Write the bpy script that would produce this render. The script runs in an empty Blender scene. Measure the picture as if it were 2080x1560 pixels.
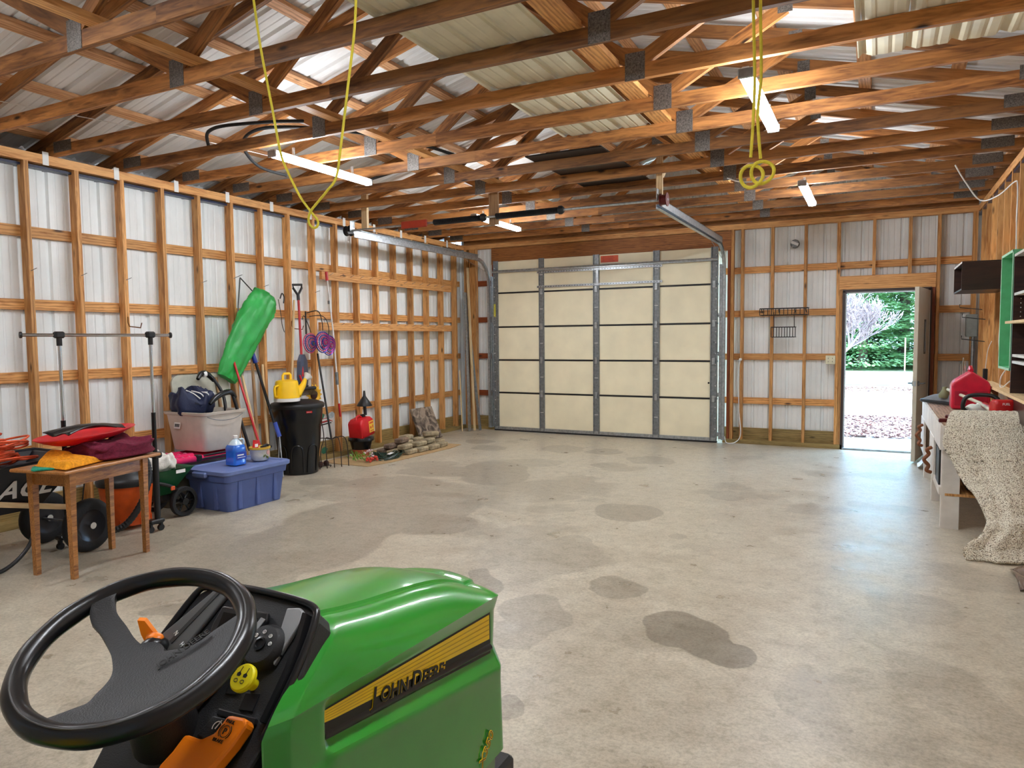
import bpy, math, random
from math import sin, cos, pi, radians as R
from mathutils import Vector as V, Matrix
random.seed(7)
S = bpy.context.scene
COL = S.collection

# ---------------------------------------------------------------- camera, world, sun, exposure
YAW, PIT, ROL, FPX, CH = R(27.21732), R(3.636682), R(-0.534950), 1442.43, 1.52
F = V((-sin(YAW)*cos(PIT), cos(YAW)*cos(PIT), -sin(PIT)))
Rt = V((cos(YAW), sin(YAW), 0)); Up = Rt.cross(F)
cr = cos(ROL)*Rt + sin(ROL)*Up; cu = -sin(ROL)*Rt + cos(ROL)*Up
cam = bpy.data.objects.new('camera', bpy.data.cameras.new('camera')); COL.objects.link(cam)
cam.data.sensor_width = 36; cam.data.lens = FPX/2080*36; cam.data.clip_start = .02; cam.data.clip_end = 300
cam.matrix_world = Matrix(((cr.x, cu.x, -F.x, 0), (cr.y, cu.y, -F.y, 0), (cr.z, cu.z, -F.z, CH), (0, 0, 0, 1)))
S.camera = cam
S.view_settings.view_transform = 'Standard'; S.view_settings.look = 'None'
S.view_settings.gamma = 1; S.view_settings.use_curve_mapping = False
S.view_settings.exposure = 0.98
TUBE = 66.0          # strength of the LED tubes
try:
    S.cycles.use_denoising = True
    S.cycles.max_bounces = 10; S.cycles.diffuse_bounces = 6; S.cycles.glossy_bounces = 4
    S.cycles.caustics_reflective = False; S.cycles.caustics_refractive = False
    S.cycles.sample_clamp_indirect = 6
except Exception: pass
W = bpy.data.worlds.new('world'); S.world = W; W.use_nodes = True
bg = W.node_tree.nodes['Background']; bg.inputs[0].default_value = (.40, .66, 1.0, 1); bg.inputs[1].default_value = 6.5
sun = bpy.data.objects.new('sun', bpy.data.lights.new('sun', 'SUN')); COL.objects.link(sun)
sun.data.energy = 8; sun.data.angle = R(1); sun.data.color = (1, .97, .92)
sun.rotation_euler = V((.62, -.06, .72)).to_track_quat('Z', 'Y').to_euler()

# ---------------------------------------------------------------- helpers
class MB:
    def __init__(s): s.v = []; s.f = []
    def add(s, vs, fs):
        n = len(s.v); s.v += [tuple(v) for v in vs]; s.f += [tuple(i+n for i in f) for f in fs]; return s
    def box(s, c, d, rz=0, rx=0, ry=0, bev=0):
        M = Matrix.Translation(V(c)) @ Matrix.Rotation(rz, 4, 'Z') @ Matrix.Rotation(ry, 4, 'Y') @ Matrix.Rotation(rx, 4, 'X')
        x, y, z = [a/2 for a in d]
        if bev <= 0:
            vs = [M @ V((i*x, j*y, k*z)) for i in (-1, 1) for j in (-1, 1) for k in (-1, 1)]
            return s.add(vs, [(0, 1, 3, 2), (4, 6, 7, 5), (0, 4, 5, 1), (2, 3, 7, 6), (0, 2, 6, 4), (1, 5, 7, 3)])
        b = min(bev, x*.9, y*.9, z*.9)
        rings = []
        for (zz, q) in ((-z, b), (-z+b, 0), (z-b, 0), (z, b)):
            X, Y = x-q, y-q; c2 = b*.999 if q == 0 else b*.5
            ring = []
            for (sx, sy) in ((1, 1), (-1, 1), (-1, -1), (1, -1)):
                a, d2 = (V((sx*X, sy*(Y-c2), zz)), V((sx*(X-c2), sy*Y, zz)))
                ring += [a, d2] if sx*sy > 0 else [d2, a]
            rings.append(ring)
        vs = [M @ v for r in rings for v in r]; fs = []
        for k in range(3):
            for i in range(8): fs.append((k*8+i, k*8+(i+1) % 8, k*8+8+(i+1) % 8, k*8+8+i))
        fs.append(tuple(range(7, -1, -1))); fs.append(tuple(range(24, 32)))
        return s.add(vs, fs)
    def tube(s, pts, r, n=8, closed=False, cap=True):
        pts = [V(p) for p in pts]; m = len(pts); vs = []; up = None
        rr = r if hasattr(r, '__len__') else [r]*m
        for i, p in enumerate(pts):
            a = pts[(i-1) % m] if (closed or i) else p; b = pts[(i+1) % m] if (closed or i < m-1) else p
            t = (b-a)
            if t.length < 1e-9: t = V((0, 0, 1))
            t.normalize()
            if up is None: up = V((0, 0, 1)) if abs(t.z) < .9 else V((1, 0, 0))
            u = (up - t*up.dot(t))
            if u.length < 1e-4: u = t.orthogonal()
            u.normalize(); w = t.cross(u); up = u
            for k in range(n): vs.append(p + (u*cos(2*pi*k/n) + w*sin(2*pi*k/n))*rr[i])
        fs = []
        for i in range(m if closed else m-1):
            for k in range(n):
                j = (i+1) % m; fs.append((i*n+k, i*n+(k+1) % n, j*n+(k+1) % n, j*n+k))
        if cap and not closed: fs += [tuple(range(n-1, -1, -1)), tuple((m-1)*n+k for k in range(n))]
        return s.add(vs, fs)
    def lathe(s, prof, c=(0, 0, 0), axis=(0, 0, 1), n=24, sx=1, sy=1, close=True):
        q = V((0, 0, 1)).rotation_difference(V(axis)); vs = []; fs = []; m = len(prof)
        for (r, z) in prof:
            for k in range(n): vs.append(V(c) + q @ V((r*cos(2*pi*k/n)*sx, r*sin(2*pi*k/n)*sy, z)))
        for i in range(m-1):
            for k in range(n): fs.append((i*n+k, i*n+(k+1) % n, (i+1)*n+(k+1) % n, (i+1)*n+k))
        if close:
            fs.append(tuple(range(n-1, -1, -1))); fs.append(tuple((m-1)*n+k for k in range(n)))
        return s.add(vs, fs)
    def prism(s, pts, o, a, b, d):
        """polygon pts (in the plane o + u*a + v*b) pushed through the vector d"""
        o, a, b, d = V(o), V(a), V(b), V(d); n = len(pts)
        P = [o + a*x + b*y for x, y in pts]
        fs = [tuple(range(n-1, -1, -1)), tuple(range(n, 2*n))] + [(i, (i+1) % n, n+(i+1) % n, n+i) for i in range(n)]
        return s.add(P + [p+d for p in P], fs)
    def loft(s, rings, closed=True, cap=True):
        n = len(rings[0]); vs = [v for r in rings for v in r]; fs = []
        for i in range(len(rings)-1):
            for k in range(n if closed else n-1): fs.append((i*n+k, i*n+(k+1) % n, (i+1)*n+(k+1) % n, (i+1)*n+k))
        if cap and closed: fs += [tuple(range(n-1, -1, -1)), tuple((len(rings)-1)*n+k for k in range(n))]
        return s.add(vs, fs)
    def grid(s, fn, nu, nv):
        vs = [fn(i/nu, j/nv) for i in range(nu+1) for j in range(nv+1)]
        return s.add(vs, [(i*(nv+1)+j, (i+1)*(nv+1)+j, (i+1)*(nv+1)+j+1, i*(nv+1)+j+1) for i in range(nu) for j in range(nv)])
    def ball(s, c, r, n=12, sc=(1, 1, 1)):
        m = max(4, n//2); prof = [(max(1e-4, sin(pi*i/m)), -cos(pi*i/m)) for i in range(m+1)]
        vs = [V(c) + V((p*cos(2*pi*k/n)*r*sc[0], p*sin(2*pi*k/n)*r*sc[1], z*r*sc[2])) for p, z in prof for k in range(n)]
        fs = [(i*n+k, i*n+(k+1) % n, (i+1)*n+(k+1) % n, (i+1)*n+k) for i in range(m) for k in range(n)]
        return s.add(vs, fs)
    def xf(s, M): s.v = [tuple(M @ V(v)) for v in s.v]; return s
    def mesh(s, name, mat, smooth=None, thick=0):
        me = bpy.data.meshes.new(name); me.from_pydata(s.v, [], s.f); me.update()
        if mat: me.materials.append(mat)
        if smooth is not None:
            for p in me.polygons: p.use_smooth = True
            import bmesh
            b = bmesh.new(); b.from_mesh(me); bmesh.ops.recalc_face_normals(b, faces=b.faces)
            for e in b.edges:
                if len(e.link_faces) == 2: e.smooth = e.calc_face_angle(0) < R(smooth)
            b.to_mesh(me); b.free()
        return me

def link(o, parent=None):
    COL.objects.link(o)
    if parent: o.parent = parent
    return o
def tag(o, label=None, cat=None, group=None, kind=None):
    if label: o['label'] = label
    if cat: o['category'] = cat
    if group: o['group'] = group
    if kind: o['kind'] = kind
    return o
def thing(name, label, cat, loc=(0, 0, 0), rz=0, group=None, kind=None):
    o = bpy.data.objects.new(name, None); o.empty_display_size = .1; link(o)
    o.location = loc; o.rotation_euler = (0, 0, rz)
    return tag(o, label, cat, group, kind)
def part(name, mb, mat, parent=None, smooth=None, world=False, thick=0, **kw):
    """one mesh object; world=True: its points are in world space"""
    if world and parent is not None:
        bpy.context.view_layer.update() if False else None
        M = PM(parent).inverted(); mb.xf(M)
    me = mb.mesh(name, mat, smooth)
    o = link(bpy.data.objects.new(name, me), parent)
    if thick:
        m = o.modifiers.new('t', 'SOLIDIFY'); m.thickness = thick; m.offset = 0
    return tag(o, **kw)
def PM(o):
    M = o.matrix_local if False else Matrix.LocRotScale(o.location, o.rotation_euler, o.scale)
    return PM(o.parent) @ M if o.parent else M
_bc = {}
def beam(name, p0, p1, w, h, mat, parent=None, up=(0, 0, 1), **kw):
    """a board from p0 to p1 (centre line), w across, h along `up`; its grain runs along its own X axis"""
    p0, p1 = V(p0), V(p1); d = p1-p0; L = d.length; x = d/L; u = V(up); u = (u - x*u.dot(x)).normalized(); y = u.cross(x)
    key = (round(L, 4), w, h, mat.name)
    if key not in _bc: _bc[key] = MB().box((L/2, 0, 0), (L, w, h)).mesh(name, mat)
    o = link(bpy.data.objects.new(name, _bc[key]), parent)
    M = Matrix(((x.x, y.x, u.x, p0.x), (x.y, y.y, u.y, p0.y), (x.z, y.z, u.z, p0.z), (0, 0, 0, 1)))
    if parent: M = PM(parent).inverted() @ M
    o.matrix_basis = M
    return tag(o, **kw)
def copy_tree(o, parent=None):
    c = o.copy(); link(c, parent)
    for ch in list(o.children): copy_tree(ch, c)
    return c
def catmull(pts, n=8, closed=False):
    pts = [V(p) for p in pts]; m = len(pts); out = []
    for i in range(m if closed else m-1):
        g = lambda k: pts[k % m] if closed else pts[min(max(k, 0), m-1)]
        a, b, c, d = g(i-1), g(i), g(i+1), g(i+2)
        for k in range(n):
            t = k/n; out.append(.5*((2*b)+(c-a)*t+(2*a-5*b+4*c-d)*t*t+(3*b-a-3*c+d)*t**3))
    if not closed: out.append(pts[-1])
    return out
def lerp(tab, x):
    if x <= tab[0][0]: return tab[0][1]
    for (a, b), (c, d) in zip(tab, tab[1:]):
        if x <= c: return b+(d-b)*(x-a)/(c-a)
    return tab[-1][1]
def sstep(a, b, x):
    t = min(1, max(0, (x-a)/(b-a))); return t*t*(3-2*t)

# ---------------------------------------------------------------- materials
MT = {}
def nodes(name):
    m = bpy.data.materials.new(name); m.use_nodes = True; nt = m.node_tree; b = nt.nodes['Principled BSDF']; MT[name] = m
    return m, nt, b
def N(nt, t, **kw):
    n = nt.nodes.new(t)
    for k, v in kw.items():
        if k.startswith('_'): setattr(n, k[1:], v)
        else:
            k2 = k.replace('__', ' '); n.inputs[k2].default_value = v
    return n
def ramp(nt, src, stops, out=None):
    r = nt.nodes.new('ShaderNodeValToRGB'); e = r.color_ramp.elements
    while len(e) < len(stops): e.new(.5)
    for i, (p, c) in enumerate(stops):
        e[i].position = p; e[i].color = c if len(c) == 4 else (*c, 1)
    nt.links.new(src, r.inputs[0]); return r
def lin(r, g, b):
    f = lambda c: ((c/255+.055)/1.055)**2.4 if c/255 > .04045 else c/255/12.92
    return (f(r), f(g), f(b), 1)
def simple(name, rgb, rough=.5, metal=0, var=.06, vscale=14, bump=0, coat=0, emit=0, spec=.5, trans=0, bscale=90):
    m, nt, b = nodes(name); c = lin(*rgb)
    tc = N(nt, 'ShaderNodeTexCoord'); no = N(nt, 'ShaderNodeTexNoise', Scale=vscale, Detail=4.0)
    nt.links.new(tc.outputs['Object'], no.inputs['Vector'])
    d = tuple(x*(1-var*2) for x in c[:3])+(1,); u = tuple(min(1, x*(1+var*2)) for x in c[:3])+(1,)
    r = ramp(nt, no.outputs['Fac'], [(.3, d), (.7, u)]); nt.links.new(r.outputs[0], b.inputs['Base Color'])
    b.inputs['Roughness'].default_value = rough; b.inputs['Metallic'].default_value = metal
    b.inputs['Coat Weight'].default_value = coat; b.inputs['Specular IOR Level'].default_value = spec
    b.inputs['Transmission Weight'].default_value = trans
    if emit: b.inputs['Emission Color'].default_value = c; b.inputs['Emission Strength'].default_value = emit
    if bump:
        n2 = N(nt, 'ShaderNodeTexNoise', Scale=float(bscale), Detail=3.0); nt.links.new(tc.outputs['Object'], n2.inputs['Vector'])
        bp = N(nt, 'ShaderNodeBump', Strength=bump, Distance=.004); nt.links.new(n2.outputs['Fac'], bp.inputs['Height'])
        nt.links.new(bp.outputs[0], b.inputs['Normal'])
    return m
def wood(name, dark, light, rough=.6, knots=True, sc=1.0, spread=.25, coat=0):
    m, nt, b = nodes(name); L = nt.links.new
    tc = N(nt, 'ShaderNodeTexCoord'); oi = N(nt, 'ShaderNodeObjectInfo')
    mul = N(nt, 'ShaderNodeMath', _operation='MULTIPLY'); mul.inputs[1].default_value = 37.0; L(oi.outputs['Random'], mul.inputs[0])
    ad = N(nt, 'ShaderNodeVectorMath', _operation='ADD'); L(tc.outputs['Object'], ad.inputs[0]); L(mul.outputs[0], ad.inputs[1])
    mp = N(nt, 'ShaderNodeMapping'); mp.inputs['Scale'].default_value = (1.3*sc, 11*sc, 11*sc); L(ad.outputs[0], mp.inputs[0])
    n1 = N(nt, 'ShaderNodeTexNoise', Scale=3.0, Detail=6.0, Distortion=1.6); L(mp.outputs[0], n1.inputs['Vector'])
    n2 = N(nt, 'ShaderNodeTexNoise', Scale=.9, Detail=2.0); L(ad.outputs[0], n2.inputs['Vector'])
    wv = N(nt, 'ShaderNodeTexWave', Scale=1.1, Distortion=7.0, Detail=3.0); wv.bands_direction = 'Y'; L(mp.outputs[0], wv.inputs['Vector'])
    mx = N(nt, 'ShaderNodeMath', _operation='MULTIPLY_ADD'); L(wv.outputs['Fac'], mx.inputs[0]); mx.inputs[1].default_value = .28; L(n1.outputs['Fac'], mx.inputs[2])
    mx2 = N(nt, 'ShaderNodeMath', _operation='MULTIPLY_ADD'); L(n2.outputs['Fac'], mx2.inputs[0]); mx2.inputs[1].default_value = .35; L(mx.outputs[0], mx2.inputs[2])
    r = ramp(nt, mx2.outputs[0], [(.5, lin(*dark)), (1.1 if False else 1.0, lin(*light))])
    hs = N(nt, 'ShaderNodeHueSaturation'); L(r.outputs[0], hs.inputs['Color'])
    mr = N(nt, 'ShaderNodeMapRange'); L(oi.outputs['Random'], mr.inputs[0]); mr.inputs[3].default_value = 1-spread; mr.inputs[4].default_value = 1+spread; L(mr.outputs[0], hs.inputs['Value'])
    col = hs.outputs[0]
    if knots:
        mk = N(nt, 'ShaderNodeMapping'); mk.inputs['Scale'].default_value = (2.2, 7, 7); L(ad.outputs[0], mk.inputs[0])
        vo = N(nt, 'ShaderNodeTexVoronoi', Scale=1.0); L(mk.outputs[0], vo.inputs['Vector'])
        rk = ramp(nt, vo.outputs['Distance'], [(.05, (1, 1, 1, 1)), (.13, (0, 0, 0, 1))])
        mi = N(nt, 'ShaderNodeMixRGB'); L(rk.outputs[0], mi.inputs[0]); L(col, mi.inputs[1]); mi.inputs[2].default_value = lin(*(c*.5 for c in dark)); col = mi.outputs[0]
    L(col, b.inputs['Base Color']); b.inputs['Roughness'].default_value = rough; b.inputs['Coat Weight'].default_value = coat
    bp = N(nt, 'ShaderNodeBump', Strength=.25, Distance=.003); L(mx.outputs[0], bp.inputs['Height']); L(bp.outputs[0], b.inputs['Normal'])
    return m

wood('stud', (156, 98, 44), (220, 164, 100)); wood('truss', (96, 56, 26), (178, 120, 64), spread=.4)
wood('plate', (176, 112, 56), (226, 170, 108), spread=.06); wood('purlin', (160, 108, 66), (216, 166, 120))
wood('header', (112, 66, 30), (168, 108, 54), spread=.1); wood('tablewood', (112, 66, 30), (186, 126, 66), rough=.4, knots=False, sc=2.2, spread=.08, coat=.2)
wood('pale', (196, 160, 112), (234, 206, 160), knots=False, spread=.1); wood('oldwood', (120, 86, 56), (176, 140, 100), knots=False, spread=.15)
wood('treated', (110, 92, 50), (160, 136, 84), spread=.1); wood('benchtop', (120, 92, 74), (176, 146, 122), spread=.05)
wood('redwood', (110, 48, 20), (150, 76, 36), spread=.1)
simple('white_sheet', (232, 236, 236), .38, var=.03, vscale=3, spec=.4); simple('roof_sheet', (222, 222, 220), .42, var=.06, vscale=2, spec=.4)
simple('cream_sheet', (214, 208, 184), .35, var=.05, vscale=5); simple('galv', (176, 182, 186), .35, metal=.8, var=.12, vscale=30)
simple('galv_dark', (132, 137, 140), .45, metal=.55, var=.12, vscale=30); simple('chrome', (205, 208, 212), .12, metal=1, var=.01)
simple('nail_plate', (120, 116, 112), .4, metal=.7, var=.25, vscale=120, bump=1, bscale=160)
simple('door_cream', (246, 238, 208), .5, var=.03, vscale=3); simple('black', (20, 20, 22), .45); simple('black_gloss', (14, 14, 16), .25, var=.02)
simple('rubber', (26, 26, 28), .75, bump=.3); simple('white_plastic', (232, 232, 230), .4, var=.02); simple('beige_door', (196, 188, 170), .4, var=.03)
simple('yellow_rope', (222, 205, 60), .7, bump=.8, bscale=220); simple('red_paint', (186, 26, 30), .35, var=.05); simple('red_plastic', (206, 22, 34), .42, var=.04)
simple('orange_red', (214, 84, 34), .5); simple('dark_red_metal', (92, 28, 28), .4, metal=.4)
m, nt, b = nodes('tube_glow'); b.inputs['Emission Color'].default_value = (.90, .95, 1.0, 1); b.inputs['Emission Strength'].default_value = TUBE; b.inputs['Base Color'].default_value = (.9, .9, .9, 1)

# ---------------------------------------------------------------- setting
XL, XR, YB, YR, ZP = -6.26, 1.07, 10.43, -2.6, 3.10     # stud faces, back wall, rear wall, top of plates
XC = (XL+XR)/2 - .02
def rib(s):
    """cladding profile seen from inside: depth at distance s along the sheet"""
    t = s % .2286
    def tz(c, top, base, h):
        d = abs(t-c)
        return h if d <= top else (0 if d >= base else h*(base-d)/(base-top))
    return max(tz(.03, .010, .024, .023), tz(.106, .005, .012, .004), tz(.178, .005, .012, .004))
def ribline(a, b):
    ks = [0, .006, .020, .040, .054, .094, .101, .111, .118, .166, .173, .183, .190]; out = [a]
    k = math.floor(a/.2286)*.2286
    while k < b:
        out += [k+q for q in ks if a < k+q < b]; k += .2286
    return sorted(set(out+[b]))
def cladding(name, a, b, fn, mat, parent=None, **kw):
    """fn(s, depth, end) -> point"""
    mb = MB(); vs = []; L = ribline(a, b)
    for s in L: vs += [fn(s, rib(s), 0), fn(s, rib(s), 1)]
    mb.add(vs, [(2*i, 2*i+2, 2*i+3, 2*i+1) for i in range(len(L)-1)])
    return part(name, mb, mat, parent, **kw)
def zroof(x): return 3.22 + .25*((x-XL-.05) if x < XC else (XR-.05-x))   # underside of the top chords
def zsheet(x): return zroof(x) + .092 + .042

# floor material: pale trowelled concrete with darker damp patches
def floor_mat():
    m, nt, b = nodes('concrete'); L = nt.links.new
    tc = N(nt, 'ShaderNodeTexCoord'); P = tc.outputs['Object']
    big = N(nt, 'ShaderNodeTexNoise', Scale=.55, Detail=5.0, Roughness=.55); L(P, big.inputs[0])
    mid = N(nt, 'ShaderNodeTexNoise', Scale=3.5, Detail=6.0, Roughness=.6); L(P, mid.inputs[0])
    fine = N(nt, 'ShaderNodeTexNoise', Scale=60.0, Detail=5.0, Roughness=.7); L(P, fine.inputs[0])
    a = ramp(nt, mid.outputs['Fac'], [(.25, lin(174, 163, 144)), (.75, lin(206, 197, 178))])
    f = ramp(nt, fine.outputs['Fac'], [(.3, (.70, .69, .67, 1)), (.6, (1.05, 1.05, 1.05, 1))])
    mu = N(nt, 'ShaderNodeMixRGB', _blend_type='MULTIPLY'); mu.inputs[0].default_value = 1; 
    ms0 = N(nt, 'ShaderNodeTexNoise', Scale=13.0, Detail=8.0, Roughness=.72, Distortion=.4); L(P, ms0.inputs[0]); g = ramp(nt, ms0.outputs['Fac'], [(.34, (.80, .78, .74, 1)), (.5, (1, 1, 1, 1)), (.66, (1.08, 1.08, 1.08, 1))])
    mg = N(nt, 'ShaderNodeMixRGB', _blend_type='MULTIPLY'); mg.inputs[0].default_value = 1; L(a.outputs[0], mg.inputs[1]); L(g.outputs[0], mg.inputs[2]); L(mg.outputs[0], mu.inputs[1]); L(f.outputs[0], mu.inputs[2])
    # stains: warped position
    wn = N(nt, 'ShaderNodeTexNoise', Scale=2.0, Detail=2.5); L(P, wn.inputs[0])
    sb = N(nt, 'ShaderNodeVectorMath', _operation='SUBTRACT'); L(wn.outputs['Color'], sb.inputs[0]); sb.inputs[1].default_value = (.5, .5, .5)
    ms = N(nt, 'ShaderNodeVectorMath', _operation='SCALE'); L(sb.outputs[0], ms.inputs[0]); ms.inputs['Scale'].default_value = .33
    wp = N(nt, 'ShaderNodeVectorMath', _operation='ADD'); L(P, wp.inputs[0]); L(ms.outputs[0], wp.inputs[1])
    rot = N(nt, 'ShaderNodeMapping'); rot.inputs['Rotation'].default_value = (0, 0, -YAW); L(wp.outputs[0], rot.inputs[0]); wp = rot
    acc = None
    for (x, y, rx, ry, wgt) in STAINS:
        d = N(nt, 'ShaderNodeVectorMath', _operation='SUBTRACT'); L(wp.outputs[0], d.inputs[0]); d.inputs[1].default_value = (x, y, 0)
        s = N(nt, 'ShaderNodeVectorMath', _operation='DIVIDE'); L(d.outputs[0], s.inputs[0]); s.inputs[1].default_value = (rx, ry, 1)
        l = N(nt, 'ShaderNodeVectorMath', _operation='LENGTH'); L(s.outputs[0], l.inputs[0])
        r = N(nt, 'ShaderNodeMapRange'); L(l.outputs['Value'], r.inputs[0])
        r.inputs[1].default_value = .93; r.inputs[2].default_value = 1.0; r.inputs[3].default_value = wgt; r.inputs[4].default_value = 0
        if acc is None: acc = r.outputs[0]
        else:
            q = N(nt, 'ShaderNodeMath', _operation='MAXIMUM'); L(acc, q.inputs[0]); L(r.outputs[0], q.inputs[1]); acc = q.outputs[0]
    bl = ramp(nt, big.outputs['Fac'], [(.55, (0, 0, 0, 1)), (.58, (.35, .35, .35, 1))])
    q = N(nt, 'ShaderNodeMath', _operation='MAXIMUM'); L(acc, q.inputs[0]); L(bl.outputs[0], q.inputs[1])
    dk = N(nt, 'ShaderNodeMixRGB', _blend_type='MULTIPLY'); L(q.outputs[0], dk.inputs[0]); L(mu.outputs[0], dk.inputs[1]); dk.inputs[2].default_value = (.44, .42, .41, 1)
    L(dk.outputs[0], b.inputs['Base Color'])
    rr = N(nt, 'ShaderNodeMapRange'); L(mid.outputs['Fac'], rr.inputs[0]); rr.inputs[1].default_value = .3; rr.inputs[2].default_value = .7; rr.inputs[3].default_value = .26; rr.inputs[4].default_value = .42
    L(rr.outputs[0], b.inputs['Roughness']); b.inputs['Specular IOR Level'].default_value = .5
    bp = N(nt, 'ShaderNodeBump', Strength=.25, Distance=.003); L(fine.outputs['Fac'], bp.inputs['Height']); L(bp.outputs[0], b.inputs['Normal'])
    return m
STAINS = [(0.86, 3.61, 0.21, 0.26, 0.8), (1.01, 3.31, 0.14, 0.17, 0.8), (0.92, 3.47, 0.15, 0.22, 0.8), (-1.54, 5.22, 0.6, 0.78, 0.5), (-1.35, 5.96, 0.62, 0.74, 0.5), (-0.88, 6.44, 0.63, 0.65, 0.5), (-1.32, 7.41, 0.57, 0.46, 0.45), (-1.73, 6.93, 0.29, 0.27, 0.4), (-0.61, 5.74, 0.37, 0.34, 0.55), (-0.2, 8.03, 0.42, 0.77, 0.5), (-0.83, 8.12, 0.51, 0.34, 0.4), (-2.05, 7.6, 0.26, 0.22, 0.4), (-1.11, 7.05, 0.98, 0.51, 0.35), (-0.19, 4.38, 0.12, 0.22, 0.6), (0.11, 3.84, 0.22, 0.28, 0.45), (0.03, 3.58, 0.15, 0.24, 0.35), (0.04, 5.26, 0.07, 0.09, 0.5), (0.41, 5.13, 0.18, 0.27, 0.35), (1.0, 6.11, 0.3, 0.35, 0.5), (0.61, 4.27, 0.15, 0.19, 0.5), (-0.31, 9.86, 0.28, 0.27, 0.4), (-0.51, 10.49, 0.22, 0.25, 0.5), (0.71, 9.71, 0.3, 0.35, 0.4), (0.32, 7.08, 0.3, 0.33, 0.4), (0.21, 6.7, 0.42, 0.21, 0.3), (2.23, 7.16, 0.11, 0.22, 0.4), (2.02, 6.63, 0.16, 0.14, 0.4), (1.25, 9.46, 0.25, 0.25, 0.5), (1.74, 8.75, 0.3, 0.32, 0.4), (1.15, 8.43, 0.23, 0.2, 0.4), (1.29, 8.19, 0.28, 0.16, 0.3), (1.21, 2.83, 0.12, 0.23, 0.3), (-1.95, 3.94, 0.17, 0.1, 0.5), (-1.87, 2.9, 0.06, 0.06, 0.35), (-1.77, 2.96, 0.09, 0.08, 0.4), (0.71, 3.56, 0.28, 0.24, 0.2), (-0.02, 2.83, 0.06, 0.09, 0.5), (1.27, 5.35, 0.07, 0.11, 0.4), (-1.57, 4.6, 0.26, 0.4, 0.45), (-1.98, 4.97, 0.42, 0.35, 0.45), (-1.86, 9.31, 0.26, 0.24, 0.3), (0.09, 8.65, 0.54, 0.28, 0.3), (-0.99, 8.54, 0.36, 0.27, 0.3), (2.21, 3.87, 0.24, 0.28, 0.25), (2.56, 5.18, 0.32, 0.18, 0.12), (1.85, 2.91, 0.18, 0.44, 0.25), (0.87, 2.71, 0.5, 0.14, 0.12)]
fm = floor_mat()
fl = MB(); fl.box(((XL-.3+XR+.3)/2, (YR-.2+YB+.16)/2, -.06), (XR-XL+.6, YB-YR+.36, .12))
part('floor', fl, fm, kind='structure')
# left wall: cladding > studs, girts, plates
wl = cladding('wall_left', YR-.16, YB+.17, lambda s, d, e: (XL-.13-d, s, 0 if e == 0 else 3.07), MT['white_sheet'], kind='structure')
for k in range(-14, 17):
    y = 3.484+.4194*k-.019
    beam('stud', (XL-.045, y, .06), (XL-.045, y, ZP-.076), .038, .09, MT['stud'], wl, up=(1, 0, 0))
for z in (2.456, 1.846, 1.236, .61):
    for (a, b) in ((YR, 1.5), (1.5, 6.8), (6.8, YB)):
        beam('girt', (XL-.109, a, z), (XL-.109, b, z), .089, .038, MT['stud'], wl, up=(1, 0, 0))
beam('skirt_board', (XL-.109, YR, .12), (XL-.109, YB, .12), .2, .038, MT['treated'], wl, up=(1, 0, 0))
beam('sill_plate', (XL-.045, YR, .03), (XL-.045, YB, .03), .11, .06, MT['treated'], wl)
for (a, b) in ((YR, 4.85), (4.85, YB)):
    beam('top_plate', (XL-.045, a, ZP-.057), (XL-.045, b, ZP-.057), .09, .038, MT['plate'], wl)
beam('top_plate', (XL-.045, YR, ZP-.019), (XL-.045, YB, ZP-.019), .09, .038, MT['plate'], wl)
TR = [3.685+.628*k for k in range(-6, 11)]
for y in TR[3:]:
    mb = MB().box((XL+.002, y-.06, ZP-.03), (.003, .05, .11)); part('hurricane_tie', mb, MT['white_plastic'], wl)
# two rails nailed across the studs, with long nails
rl = beam('hook_rail', (XL+.02, 6.90, 2.34), (XL+.02, 9.95, 2.34), .10, .038, MT['redwood'] if False else MT['plate'], wl, up=(1, 0, 0))
rl2 = beam('hook_rail', (XL+.02, 6.86, 1.70), (XL+.02, 9.95, 1.70), .10, .038, MT['plate'], wl, up=(1, 0, 0))
for z in (2.35, 1.72):
    for i in range(14):
        y = 7.05+.2*i; mb = MB().tube([(XL+.03, y, z), (XL+.10, y, z+.025)], .0028, 5); part('nail', mb, MT['galv_dark'], wl)
for k, z in ((0, 2.12), (1, 2.11), (2, 2.10), (6, 2.14), (8, 2.12), (4, 2.13)):
    y = 3.484+.4194*k-.019; part('nail', MB().tube([(XL-.01, y, z), (XL+.08, y, z+.02)], .0028, 5), MT['galv_dark'], wl)
for k in (2, 7):                                              # bent wire hooks
    y = 3.484+.4194*k-.019
    part('wire_hook', MB().tube([(XL+.003, y, 1.76), (XL+.004, y, 1.70), (XL+.02, y, 1.67), (XL+.15, y+.02, 1.655), (XL+.17, y+.02, 1.70)], .005, 6), simple('bronze', (120, 76, 30), .4, .7) if k == 2 else MT['bronze'], wl)
# rear wall (behind the viewpoint) and right wall
wr = cladding('wall_rear', XL-.1, XR+.1, lambda s, d, e: (s, YR-.13-d, 0 if e == 0 else zsheet(s)-.05), MT['white_sheet'], kind='structure')
wt = cladding('wall_right', YR-.16, YB+.17, lambda s, d, e: (XR+.13+d, s, 0 if e == 0 else 3.07), MT['white_sheet'], kind='structure')
for k in range(-14, 17):
    y = 3.484+.4194*k-.1
    beam('stud', (XR+.045, y, .06), (XR+.045, y, ZP-.076), .038, .09, MT['stud'], wt, up=(1, 0, 0))
for z in (2.456, 1.846, 1.236, .61):
    beam('girt', (XR+.109, YR, z), (XR+.109, YB, z), .089, .038, MT['stud'], wt, up=(1, 0, 0))
for z in (ZP-.057, ZP-.019):
    beam('top_plate', (XR+.045, YR, z), (XR+.045, YB, z), .09, .038, MT['plate'], wt)
beam('sill_plate', (XR+.045, YR, .03), (XR+.045, YB, .03), .11, .06, MT['treated'], wt)
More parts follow.
